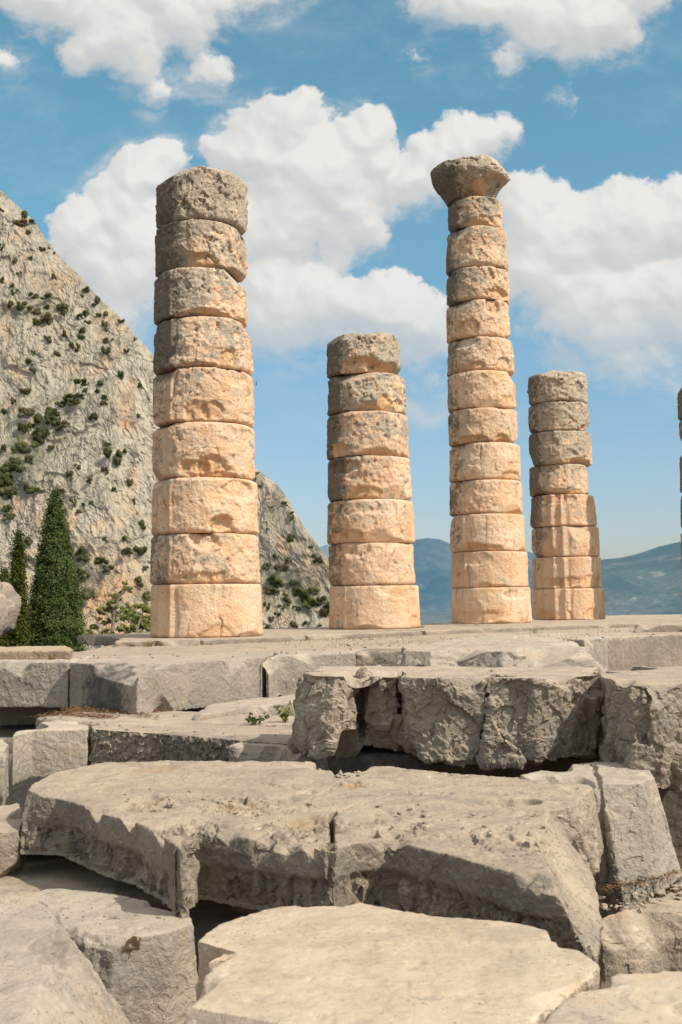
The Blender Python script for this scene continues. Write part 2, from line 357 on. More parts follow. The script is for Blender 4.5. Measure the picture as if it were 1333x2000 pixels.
def block(name, label, cat, top, z, thick, vox, mat=None, seed=0, bottom=None, tilt=None, smooth=3,
          rough_top=1.0, rough_side=1.0, fac_side=0.0, fac_freq=4.0, chips=10, chip_depth=0.05, chip_rad=0.3,
          xchips=(), inset=None, cracks=(), hollows=(), rubbly=(), stains_shade=None, group=None, kind=None, world=False, pick=0.0):
    """a stone whose top outline is given by the photo pixels it shows at, lying on the level z"""
    rnd = random.Random(seed)
    P = [np.array(q, float) if world else on_plane(q[0], q[1], z) for q in top]
    if bottom is None: bottom = [(0, 0)] * len(P)
    area = 0.5 * sum(P[i][0] * P[(i + 1) % len(P)][1] - P[(i + 1) % len(P)][0] * P[i][1] for i in range(len(P)))
    if area < 0:
        P = P[::-1]; bottom = list(bottom)[::-1]
    P = np.array(P); B = P.copy()
    B[:, :2] += np.array(bottom); B[:, 2] -= thick
    cen = np.array([P[:, 0].mean(), P[:, 1].mean(), B[:, 2].mean()])
    bm = bmesh.new()
    tv = [bm.verts.new(p - cen) for p in P]; bv = [bm.verts.new(p - cen) for p in B]
    bm.faces.new(tv); bm.faces.new(bv[::-1])
    n = len(P)
    for i in range(n):
        j = (i + 1) % n
        bm.faces.new([tv[i], bv[i], bv[j], tv[j]])
    bmesh.ops.triangulate(bm, faces=bm.faces[:])
    bmesh.ops.recalc_face_normals(bm, faces=bm.faces[:])
    me = bpy.data.meshes.new('tmp'); bm.to_mesh(me); bm.free()
    o = bpy.data.objects.new('tmp', me); COL.objects.link(o)
    md = o.modifiers.new('r', 'REMESH'); md.mode = 'VOXEL'; md.voxel_size = vox
    if smooth:
        ms = o.modifiers.new('s', 'SMOOTH'); ms.factor = 0.5; ms.iterations = smooth
    dg = bpy.context.evaluated_depsgraph_get()
    me2 = bpy.data.meshes.new_from_object(o.evaluated_get(dg))
    bpy.data.objects.remove(o); bpy.data.meshes.remove(me)
    nv = len(me2.vertices)
    co = np.empty(nv * 3, np.float32); me2.vertices.foreach_get('co', co); co = co.reshape(-1, 3).astype(np.float64)
    nor = np.empty(nv * 3, np.float32); me2.vertices.foreach_get('normal', nor); nor = nor.reshape(-1, 3).astype(np.float64)
    ztop = P[:, 2].mean() - cen[2]
    topw = sstep(0.55, 0.9, nor[:, 2]); sidew = 1 - topw
    # chips along the upper edge
    per = []
    for i in range(n):
        a, b = P[i] - cen, P[(i + 1) % n] - cen
        t = b - a; L = np.linalg.norm(t); t = t / max(L, 1e-6)
        out = np.array([t[1], -t[0], 0])
        per.append((a, b, t, out, L))
    tot = sum(q[4] for q in per)
    vis = [q for q in per]
    for k in range(chips):
        x = rnd.random() * tot
        for a, b, t, out, L in vis:
            if x < L: break
            x -= L
        c = a + t * x
        nn = out * rnd.uniform(0.4, 1.1) + t * rnd.uniform(-0.7, 0.7) + np.array([0, 0, rnd.uniform(0.35, 1.1)])
        nn /= np.linalg.norm(nn)
        if rnd.random() < 0.25: c = c - np.array([0, 0, thick]); nn[2] *= -1
        co = chip_local(co, c, nn, chip_depth * rnd.uniform(0.3, 1.5), chip_rad * rnd.uniform(0.5, 1.3))
    for px, py, zz, nn, dep, rad in xchips:
        c = on_plane(px, py, zz) - cen; nn = np.array(nn, float); nn /= np.linalg.norm(nn)
        co = chip_local(co, c, nn, dep, rad)
    w = co + cen
    d = fbm(w, 1.4, 3, 0.5, seed) * 0.022 * (0.5 * topw * rough_top + sidew * rough_side)
    brk = 0.35 if fac_side > 0 else 1.0
    d += fbm(w, 6.0, 5, 0.62, seed + 1) * (0.006 * rough_top * topw + 0.012 * rough_side * brk * sidew)
    f9, _ = facets(w, 9.0, seed + 13); f25, _ = facets(w, 27.0, seed + 14)
    d += (f9 * 0.005 + f25 * 0.003) * rough_side * sidew + (f9 * 0.0016 + f25 * 0.0012) * rough_top * topw
    d += fbm(w, 26.0, 3, 0.6, seed + 2) * (0.0022 * rough_top * topw + 0.006 * rough_side * sidew)
    # scattered dents on the top
    dn = fbm(w, 3.2, 5, 0.6, seed + 9)
    d -= sstep(0.24, 0.34, dn) * 0.008 * rough_top * topw
    if fac_side > 0:
        fv, fe = facets(w + 0.05 * np.stack([fbm(w, 5, 2, seed=3), fbm(w, 5, 2, seed=4), fbm(w, 5, 2, seed=5)], 1), fac_freq, seed)
        fv2, _ = facets(w, fac_freq * 2.4, seed + 4)
        d += (fv * fac_side + fv2 * fac_side * 0.45) * sidew
    if inset is not None:            # (depth below the top, recess): lower band cut back and left rough
        zr, rec, rgh = inset
        low = sstep(-0.02, 0.03, (ztop - zr + 0.03 * fbm(w, 2.0, 3, seed=seed + 7)) - co[:, 2]) * sidew * sstep(-0.25, -0.55, nor[:, 1])
        pk, _ = facets(w * np.array([1, 1, 0.6]), 17.0, seed + 3)
        d += low * (-rec + rgh * np.clip(pk, -1.0, 1.0) + rgh * 0.8 * fbm(w, 18, 3, 0.6, seed))
    if pick > 0:                     # all-over tool picking on the sides
        pk, _ = facets(w, 24.0, seed + 3)
        d += sidew * pick * np.clip(pk, -1, 1)
    for (p1, p2, zz, wid, dep) in cracks:      # a crack: the vertical plane through two pixels
        a = on_plane(p1[0], p1[1], zz) - cen; b = on_plane(p2[0], p2[1], zz) - cen
        t = (b - a)[:2]; L = np.linalg.norm(t); t /= L
        rel = co[:, :2] - a[:2]
        s = rel @ t; dist = np.abs(rel @ np.array([-t[1], t[0]]) + 0.035 * fbm(w, 4.0, 4, 0.6, seed + 5))
        k = sstep(wid, wid * 0.35, dist) * sstep(-0.03, 0.02, s) * sstep(L + 0.05, L - 0.05, s)
        d -= k * dep
    for (px, py, zz, rx, dep) in hollows:      # a hollow worn into the surface
        c = on_plane(px, py, zz) - cen
        rr = np.linalg.norm((co - c) * np.array([1, 0.6, 1]), axis=1) + 0.05 * rx * 4 * fbm(w, 6.0, 3, 0.6, seed + 6)
        d -= sstep(rx, rx * 0.6, rr) * dep
    for (px, py, zz, rx, amp) in rubbly:       # a patch where the stone has broken down to its pebbles
        c = on_plane(px, py, zz) - cen
        rr = np.linalg.norm((co - c) * np.array([1, 0.7, 1]), axis=1) + 0.35 * rx * fbm(w, 7.0, 4, 0.6, seed + 16)
        fq, fe_ = facets(w, 15.0, seed + 17); fq2, _ = facets(w, 34.0, seed + 18)
        d += sstep(rx, rx * 0.5, rr) * (amp * fq + amp * .5 * fq2 - amp * .6)
    co = co + nor * d[:, None]
    if tilt is not None:
        co[:, 2] += (co[:, 0] * tilt[0] + co[:, 1] * tilt[1])
    me2.vertices.foreach_set('co', co.astype(np.float32).ravel())
    st = np.zeros((nv, 3))
    st[:, 1] = 0.15 * sstep(0.1, 0.5, fbm(w, 1.1, 4, 0.6, seed + 12))
    if stains_shade:
        for (px, py, zz, rad, ch, amt) in stains_shade:
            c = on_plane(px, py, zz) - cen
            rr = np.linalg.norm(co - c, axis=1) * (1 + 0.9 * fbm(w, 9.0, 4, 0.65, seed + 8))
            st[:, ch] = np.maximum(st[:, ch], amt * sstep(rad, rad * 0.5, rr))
    add_attr(me2, st)
    me2.update()
    pn = np.empty(len(me2.polygons) * 3, np.float32); me2.polygons.foreach_get('normal', pn)
    me2.polygons.foreach_set('use_smooth', pn.reshape(-1, 3)[:, 2] > 0.62)
    me2.materials.clear(); me2.name = name; me2.update()
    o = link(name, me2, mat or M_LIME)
    o.location = cen
    tag(o, label, cat, group, kind)
    return o

def front(pts, z, back, skew=0.0):
    """outline in world coordinates from a front edge in pixels and a depth"""
    P = [on_plane(x, y, z) for x, y in pts]
    return P + [P[-1] + np.array([skew, back, 0]), P[0] + np.array([skew, back, 0])]

STONES = 'fallen and laid stone blocks of the temple steps'
ZP, ZS = -0.65, -0.57           # paving and column plinth, metres relative to the eye
ZB, ZC, ZD = -1.13, -0.55, -1.10

# --- the temple floor and the plinth the columns stand on
W3 = lambda x, y, z: np.array([x, y, 3 + z])
block('paving', None, None,
      [W3(-9, 14.0, ZP), W3(-4.2, 14.2, ZP), W3(-3.55, 15.2, ZP), W3(-3.6, 17.5, ZP), W3(-1.5, 22, ZP), W3(2.5, 29, ZP), W3(9, 37, ZP), W3(22, 37, ZP), W3(22, 23, ZP), W3(13, 21.5, ZP), W3(7, 20, ZP), W3(2.5, 16.5, ZP), W3(-1, 13.8, ZP), W3(-9, 13.3, ZP)],
      0, 0.8, 0.045, world=True, kind='structure', seed=3, rough_top=0.9, chips=0, smooth=2)
pl = [(222, 1253), (395, 1249), (600, 1241), (830, 1232), (1060, 1223), (1345, 1214)]
PLN = ['with a broken left end under the nearest column', 'in the low plinth between the first and second columns', 'in the low plinth running under the short second column',
       'in the low plinth under the column with the capital', 'in the low plinth at its far right end']
for k in range(5):
    a, b = pl[k], pl[k + 1]
    A, Bp = on_plane(*a, ZS), on_plane(*b, ZS)
    g = 0.012
    t = (Bp - A); t /= np.linalg.norm(t)
    nb = np.array([-t[1], t[0], 0])
    if nb[1] < 0: nb = -nb
    wdt = 4.2
    q = [A + t * g, Bp - t * g, Bp - t * g + nb * wdt, A + t * g + nb * wdt]
    for v in q: v[2] = 3 + ZS
    if k == 0: q[3] = A + np.array([-0.22, 1.6, 0]); q[3][2] = 3 + ZS
    block('plinth_slab', 'flat grey stone slab ' + PLN[k], 'stone slab', q, 0, 0.16, 0.03, world=True, seed=20 + k, chips=14, chip_depth=0.04, chip_rad=0.35, group='plinth slabs under the columns')
block('thin_slab', 'long thin reddish beige slab lying at the left behind the paving, in front of the cypresses', 'stone slab',
      [(-70, 1263), (128, 1261), (143, 1266), (138, 1270), (-70, 1272)], ZP + 0.10, 0.13, 0.02, M_LIME_RED, seed=31, chips=8, chip_depth=0.03, group=STONES)
block('low_block', 'small low block lying on the paving at the far right edge', 'stone block',
      front([(1232, 1221), (1290, 1220), (1350, 1219)], ZP + 0.13, 1.2, 0.6), 0, 0.16, 0.03, world=True, seed=32, chips=10, chip_depth=0.05, group=STONES)

# --- upper step: the front row of paving blocks
G1 = 'front row of blocks along the edge of the paving'
block('step_block', 'pale squared block at the far left end of the upper step', 'stone block',
      front([(-120, 1293), (133, 1293)], ZP, 1.5), 0, 0.50, 0.016, M_LIME_PALE, world=True, seed=41, chips=10, group=G1, rough_side=0.9)
block('step_block', 'long upper step block with a broken shaded corner and hollowed top', 'stone block',
      front([(136, 1294), (268, 1302), (512, 1284)], ZP, 1.3, 0.15), 0, 0.49, 0.014, M_LIME_PALE, world=True, seed=42, chips=9, chip_depth=0.03,
      xchips=[(232, 1299, ZP, (-0.25, -0.4, 1.0), 0.13, 0.50), (190, 1340, ZP - .2, (-.5, -.8, -.1), 0.05, 0.3), (300, 1300, ZP, (0.5, -0.4, 1.0), 0.05, 0.30), (268, 1302, ZP, (0.1, -1, 0.35), 0.05, 0.3)],
      inset=None, stains_shade=[(200, 1355, -0.95, 0.5, 1, 1.0), (520, 1330, -0.85, 0.05, 0, .4)], group=G1, rough_side=0.8)  # large dark spot paints the shade of the broken corner
block('step_block', 'upper step block with a dark wedge split off its left end', 'stone block',
      front([(520, 1285), (545, 1281), (692, 1274)], ZP, 1.3, 0.15), 0, 0.49, 0.016, M_LIME_PALE, world=True, seed=43, chips=10, chip_depth=0.06,
      xchips=[(530, 1290, ZP - .1, (-1, -0.7, 0.2), 0.10, 0.40)], group=G1, rough_side=0.8)
block('step_block', 'recessed shaded block of the upper step left of the eroded boulder', 'stone block',
      front([(696, 1272.5), (792, 1271)], ZP, 1.0, 0.2), 0, 0.49, 0.018, world=True, seed=44, chips=6, group=G1, stains_shade=[(740, 1285, -.75, 0.5, 1, .6)])  # dark spot paints shade on the recessed face
block('eroded_boulder', 'low pale eroded boulder on the upper step behind the broken overhanging blocks', 'boulder',
      [(785, 1262), (850, 1247), (935, 1239), (1015, 1238), (1085, 1243), (1135, 1255), (1148, 1266), (1040, 1268), (980, 1272), (900, 1270), (800, 1274)], ZP + 0.11, 0.62, 0.022, M_LIME_PALE, seed=45,
      bottom=[(-.1, 0), (0, .2), (0, .2), (0, .2), (0, .2), (.3, 0), (.45, -.3), (.2, -.5), (0, -.55), (0, -.5), (-.1, -.4)], smooth=10,
      chips=26, chip_depth=0.12, chip_rad=0.7, fac_side=0.03, fac_freq=2.5, rough_top=2.2, rough_side=1.6, group=STONES)
for k, (a, b, txt) in enumerate([((1142, 1249), (1213, 1241), 'beside the eroded boulder'), ((1217, 1240.5), (1296, 1233), 'second from the right frame edge'), ((1299, 1232.5), (1380, 1226), 'at the right frame edge')]):
    block('step_block', 'streaked pale block of the upper step, ' + txt, 'stone block',
          front([a, b], ZP, 1.5, -0.9), 0, 0.56, 0.022, M_LIME_PALE, world=True, seed=47 + k, chips=7, group=G1,
          xchips=[] if k != 1 else [(1217, 1296, -1.2, (-.6, -1, -.4), .10, .4)])

# --- second step
block('ledge_slab', 'flat ledge slab under the broken corner of the upper step, strewn with dry needles', 'stone slab',
      [(70, 1402), (140, 1386), (300, 1384), (420, 1392), (590, 1398), (590, 1412), (470, 1417), (380, 1421), (240, 1416), (150, 1411)], ZB, 0.22, 0.016, seed=51, chips=10, group=STONES,
      xchips=[(90, 1405, ZB, (-.6, -1, .6), .05, .35)])
block('ledge_block', 'long low block just beneath the middle of the upper step, weeds in front', 'stone block',
      front([(376, 1399), (470, 1384), (600, 1368)], ZB + 0.055, 1.2), 0, 0.42, 0.016, M_LIME_PALE, world=True, seed=52, chips=8, group=STONES)
block('corner_block', 'short block with a broken left corner and a smooth lit face', 'stone block',
      [(24, 1437), (60, 1427), (173, 1424), (174, 1411), (100, 1405), (40, 1416)], ZB, 0.42, 0.013, M_LIME_PALE, seed=53, chips=8,
      xchips=[(26, 1436, ZB - .1, (-1, -.7, .2), .20, .6), (45, 1434, ZB - .28, (-.6, -1.2, -.2), .10, .35)], group=STONES, rough_side=0.8)
block('dressed_block', 'long block with a dark pick-dressed front face', 'stone block',
      [(179, 1424), (300, 1432), (472, 1447), (600, 1455), (600, 1416), (380, 1408), (178, 1409)], ZB, 0.42, 0.010, seed=54, chips=4, chip_depth=.02,
      pick=0.020, rough_side=1.0, group=STONES, stains_shade=[(220, 1455, -1.2, .3, 1, .55), (330, 1455, -1.2, .4, 1, .5), (440, 1465, -1.2, .4, 1, .5)])  # dark spots paint shade along the front face
block('ledge_slab', 'small flat slab half in shadow against the rounded overhanging block', 'stone slab',
      [(447, 1456), (520, 1461), (640, 1473), (640, 1450), (560, 1441), (480, 1444)], ZB - 0.012, 0.32, 0.012, seed=55, chips=9, chip_depth=.05, group=STONES)
block('edge_block', 'pale rounded block at the left frame edge beside the dark gap', 'stone block',
      [(-120, 1444), (4, 1440), (17, 1452), (10, 1476), (-120, 1482)], ZB, 0.42, 0.016, M_LIME_PALE, seed=56, chips=10, chip_depth=.05, group=STONES)

# --- the overhanging broken blocks
GC = 'overhanging blocks with rough broken fronts'
RIDGE_C = dict(fac_side=0.042, fac_freq=3.4, rough_side=1.9, group=GC, chip_rad=0.3)
block('overhanging_block', 'broken overhanging block with deep clefts and a bulging left end', 'stone block',
      [(600, 1313), (607, 1319), (655, 1322), (688, 1320), (700, 1310), (712, 1315), (742, 1317), (772, 1316), (782, 1309), (792, 1323), (868, 1325), (951, 1324), (957, 1303), (800, 1301), (612, 1302)], ZC, 0.56, 0.010, seed=61, chips=16, chip_depth=0.035,
      bottom=[(-.10, -.1), (-.10, -.12), (-.04, -.13), (-.04, -.02), (.0, .08), (.02, .09), (.05, .12), (.02, .08), (0, .14), (.02, .02), (0, .02), (-.06, .06), (-.03, 0), (0, 0), (-.1, 0)],
      xchips=[(655, 1465, ZC - .56, (-.2, -1, -.9), .03, .4), (730, 1478, ZC - .56, (.1, -1, -1.2), .06, .4)],
      stains_shade=[(905, 1462, -1.02, .07, 0, 1.0), (640, 1330, -.6, .12, 0, .3)], **RIDGE_C)
block('overhanging_block', 'squarish overhanging block with a diagonal shadow on its rough front', 'stone block',
      [(963, 1324), (1050, 1325), (1120, 1322), (1166, 1318), (1164, 1303), (1060, 1302), (961, 1303)], ZC, 0.56, 0.010, seed=62, chips=10, chip_depth=0.035,
      bottom=[(-.06, .02), (0, .02), (0, .02), (.0, .05), (0, 0), (0, 0), (0, 0)], **RIDGE_C)
block('overhanging_block', 'big overhanging block at the right edge with a shaded left flank', 'stone block',
      [(1172, 1316), (1182, 1324), (1232, 1334), (1300, 1334), (1390, 1328), (1390, 1300), (1180, 1302)], ZC, 0.66, 0.010, seed=63, chips=12, chip_depth=0.045,
      bottom=[(-.03, -.05), (-.03, -.05), (.0, -.05), (0, 0), (0, .05), (0, 0), (0, 0)],
      xchips=[(1190, 1325, ZC - .1, (-1, -.7, .1), .05, .7)], **RIDGE_C)
block('foundation_block', 'foundation stone darkened with painted shade, deep in the gap under the overhanging blocks', 'stone block',
      [W3(-0.15, 8.45, -1.15), W3(6.0, 8.45, -1.15), W3(6.0, 11.2, -1.15), W3(-0.15, 11.2, -1.15)], 0, 1.6, 0.03, world=True, seed=65, chips=4, stains_shade=[(800, 1490, -1.2, 6, 1, 1.0)], group=STONES)  # fill stone to block light, painted dark for the gap's shade
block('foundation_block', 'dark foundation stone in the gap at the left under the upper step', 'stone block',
      [W3(-6.5, 12.9, -1.5), W3(-1.2, 12.6, -1.5), W3(-1.2, 14.6, -1.5), W3(-6.5, 14.6, -1.5)], 0, 1.2, 0.03, world=True, seed=66, chips=10, group=STONES)

# --- the large cracked slab in the middle ground
block('cracked_slab', 'huge cracked slab with a notched top and rough shaded front, filling the middle', 'stone slab',
      [(44, 1552), (62, 1530), (110, 1507), (200, 1489), (330, 1484), (480, 1484), (618, 1489), (645, 1502), (658, 1524), (668, 1512), (700, 1499), (760, 1497), (960, 1515), (1010, 1518),
       (1163, 1535), (1110, 1577), (1068, 1582), (1070, 1650), (1076, 1724), (980, 1699), (880, 1668), (760, 1641), (690, 1646), (650, 1660), (560, 1648), (470, 1634), (388, 1624), (366, 1655), (352, 1658), (318, 1632), (260, 1602), (205, 1590), (150, 1568), (110, 1558)],
      ZD, 0.33, 0.0085, M_LIME_PEB, seed=71,
      bottom=[(0, -.05)] + [(0, 0)] * 13 + [(.05, 0), (.15, 0), (.22, -.02), (.23, -.03), (.17, -.02)] + [(.0, .03)] * 15,
      chips=16, chip_depth=0.012, chip_rad=0.16, rough_top=1.7, rough_side=1.0, inset=(0.15, 0.03, 0.030),
      cracks=[((648, 1672), (650, 1585), ZD, 0.016, 0.16), ((362, 1668), (372, 1625), ZD, 0.03, 0.06), ((640, 1590), (960, 1500), ZD, 0.008, 0.012), ((658, 1530), (540, 1600), ZD, 0.010, 0.008)],
      rubbly=[(300, 1570, ZD, .22, .016), (480, 1575, ZD, .30, .018), (600, 1620, ZD, .28, .022), (690, 1530, ZD, .14, .02), (380, 1620, ZD, .2, .018), (780, 1620, ZD, .25, .014), (980, 1640, ZD, .3, .014), (640, 1500, ZD, .15, .02)],
      hollows=[(985, 1568, ZD, 0.10, 0.05), (1030, 1566, ZD, 0.08, 0.045), (290, 1560, ZD, 0.09, 0.03), (470, 1575, ZD, 0.14, 0.022), (600, 1605, ZD, 0.14, 0.03), (545, 1560, ZD, 0.12, 0.02), (690, 1530, ZD, 0.07, 0.03), (300, 1500, ZD, 0.2, 0.012)],
      xchips=[(640, 1500, ZD, (.4, .6, 1), .05, .3), (60, 1550, ZD, (-1, -.6, .7), .03, .3), (1072, 1650, ZD, (1, -.1, .6), .04, .4), (175, 1578, ZD, (-.4, -1, 1.3), .02, .18), (240, 1598, ZD, (.2, -1, 1.1), .022, .13), (300, 1625, ZD, (-.4, -.8, 1.3), .026, .16), (425, 1630, ZD, (.3, -1, 1.2), .02, .12), (520, 1642, ZD, (-.3, -1, 1.5), .026, .18), (600, 1652, ZD, (.4, -1, 1.2), .018, .10)],
      stains_shade=[(300, 1560, ZD, .10, 0, .7), (600, 1600, ZD, .16, 0, .6), (480, 1570, ZD, .2, 0, .35), (300, 1501, ZD, .2, 0, .6), (690, 1527, ZD, .07, 0, .9),
              (780, 1700, -1.2, .3, 1, .15), (900, 1700, -1.2, .3, 1, .15), (1000, 1730, -1.2, .25, 1, .15), (700, 1700, -1.2, .25, 1, .15), (500, 1700, -1.25, .3, 1, .2), (250, 1660, -1.3, .35, 1, .2), (130, 1640, -1.3, .35, 1, .2)],  # faint dark spots paint shade on the slab's front
      group=STONES)
block('split_block', 'block split off behind the right end of the huge slab, with a smooth lit front', 'stone block',
      [(1014, 1513), (1080, 1499), (1165, 1485), (1265, 1496), (1280, 1516), (1255, 1527), (1178, 1534), (1100, 1525)], ZD + 0.028, 0.72, 0.0095, M_LIME_PALE, seed=72,
      bottom=[(0, 0), (0, 0), (0, 0), (.20, 0), (.17, -.02), (.12, -.08), (.08, -.12), (0, 0)], chips=8, chip_depth=.03,
      cracks=[((1174, 1545), (1160, 1500), ZD, 0.02, 0.03)], rough_side=0.9, group=STONES)
block('rubble_block', 'brownish block painted dark as deep shade at the right edge below the overhanging block', 'stone block',
      [W3(2.15, 8.25, -1.24), W3(4.6, 8.25, -1.24), W3(4.6, 9.1, -1.24), W3(2.15, 9.1, -1.24)], 0, 1.4, 0.02, M_LIME_RED, world=True, seed=73, chips=8, stains_shade=[(1300, 1600, -1.6, 4.0, 1, 1.0)], group=STONES)  # darkened all over to paint the shadow under the overhang
block('rubble_block', 'low rough block at the lower right under the split block', 'stone block',
      [(1172, 1800), (1186, 1766), (1250, 1744), (1345, 1722), (1400, 1722), (1400, 1800), (1300, 1790), (1235, 1800)], -1.60, 0.5, 0.009, M_LIME_PEB, seed=74, chips=14, chip_depth=.05, chip_rad=.25,
      bottom=[(-.05, -.06), (0, 0), (0, 0), (0, 0), (0, 0), (0, 0), (0, -.05), (0, -.1)],
      xchips=[(1180, 1830, -1.65, (-1, -.8, .1), .05, .3)], rough_top=1.6, stains_shade=[(1240, 1746, -1.6, .12, 2, .9), (1300, 1735, -1.6, .12, 2, .9), (1200, 1800, -1.65, .12, 0, .5)], group=STONES)

# --- nearest stones
block('foreground_slab', 'smooth sand coloured slab lying nearest, in the centre foreground', 'stone slab',
      [(376, 1880), (388, 1832), (430, 1800), (500, 1777), (590, 1764), (700, 1761), (790, 1777), (840, 1786), (1000, 1796), (1070, 1812), (1120, 1842), (1180, 1884), (1150, 1912), (1085, 1946), (1020, 2020), (990, 2100), (420, 2100), (362, 1985), (372, 1925), (440, 1872)],
      -1.20, 0.5, 0.0065, M_LIME_SAND, seed=81, chips=14, chip_depth=.02, chip_rad=.2, rough_top=0.9, rough_side=1.1, smooth=8,
      bottom=[(-.02, 0)] * 11 + [(.0, 0)] * 5 + [(0, -.05), (-.02, -.05), (-.03, 0), (0, 0)],
      xchips=[(400, 1880, -1.25, (-.7, -.8, .15), .03, .2), (430, 1990, -1.2, (-.5, -1, .8), .035, .3)],
      stains_shade=[(700, 1850, -1.2, .8, 0, .18)], group=STONES)
block('foreground_block', 'grey block with a brown dried moss patch, lower left', 'stone block',
      [(58, 1750), (84, 1738), (115, 1733), (230, 1746), (300, 1762), (366, 1786), (374, 1803), (330, 1820), (225, 1838), (170, 1830), (100, 1800)], -1.42, 0.7, 0.0075, M_LIME_PALE, seed=82, chips=10, chip_depth=.025, chip_rad=.22, rough_side=0.9,
      bottom=[(0, 0)] * 5 + [(.06, 0), (.10, -.02), (0, -.06), (-.05, -.08), (-.1, -.08), (0, 0)],
      stains_shade=[(258, 1856, -1.45, .085, 2, 1.0), (296, 1838, -1.42, .03, 2, .9), (270, 1955, -1.64, .05, 2, .9), (330, 1955, -1.63, .10, 0, .4)], group=STONES)
block('foreground_block', 'pale sloping block in the bottom left corner', 'stone block',
      [(-160, 1752), (15, 1747), (72, 1752), (98, 1780), (112, 1830), (70, 1960), (0, 2060), (-160, 2080)], -1.21, 0.55, 0.0075, M_LIME_PALE, seed=83, smooth=8, chips=12, chip_depth=.03, chip_rad=.25, rough_top=1.2,
      bottom=[(0, 0), (0, 0), (.18, 0), (.40, 0), (.46, 0), (.5, 0), (.5, -.1), (0, -.1)], group=STONES)
block('foreground_block', 'low sandy block in the bottom right corner', 'stone block',
      [(1052, 2000), (1096, 1957), (1158, 1918), (1205, 1903), (1270, 1898), (1400, 1892), (1400, 2110), (1020, 2110)], -1.225, 0.45, 0.0075, M_LIME_SAND, seed=84, smooth=10, chips=8, chip_depth=.02, rough_top=0.8, group=STONES)
block('rubble_block', 'lit flat stone at the left frame edge beside the huge slab', 'stone block',
      [(-120, 1584), (34, 1568), (50, 1590), (40, 1622), (-120, 1640)], -1.30, 0.28, 0.010, seed=85, chips=8, group=STONES)
block('rubble_block', 'dark rough stone in shade under the left end of the huge slab', 'stone block',
      [(-140, 1690), (140, 1676), (330, 1690), (350, 1740), (300, 1752), (120, 1746), (-140, 1760)], -1.56, 0.5, 0.011, seed=86, chips=10, pick=.015, group=STONES)
block('rubble_block', 'shaded stone wedged between the huge slab and the sand coloured slab', 'stone block',
      [(330, 1740), (480, 1740), (520, 1800), (470, 1835), (395, 1840), (368, 1800)], -1.62, 0.5, 0.010, seed=87, chips=8, group=STONES)
block('edge_boulder', 'pale smooth boulder at the left frame edge in front of the thin cypress', 'boulder',
      [on_depth(x, 1190, d) for x, d in ((-90, 15.6), (-40, 15.2), (20, 15.4), (34, 15.7), (26, 16.2), (-40, 16.4), (-90, 16.3))], 0, 0.1, 0.02, M_LIME_PALE, world=True, seed=88, group=STONES) if False else None

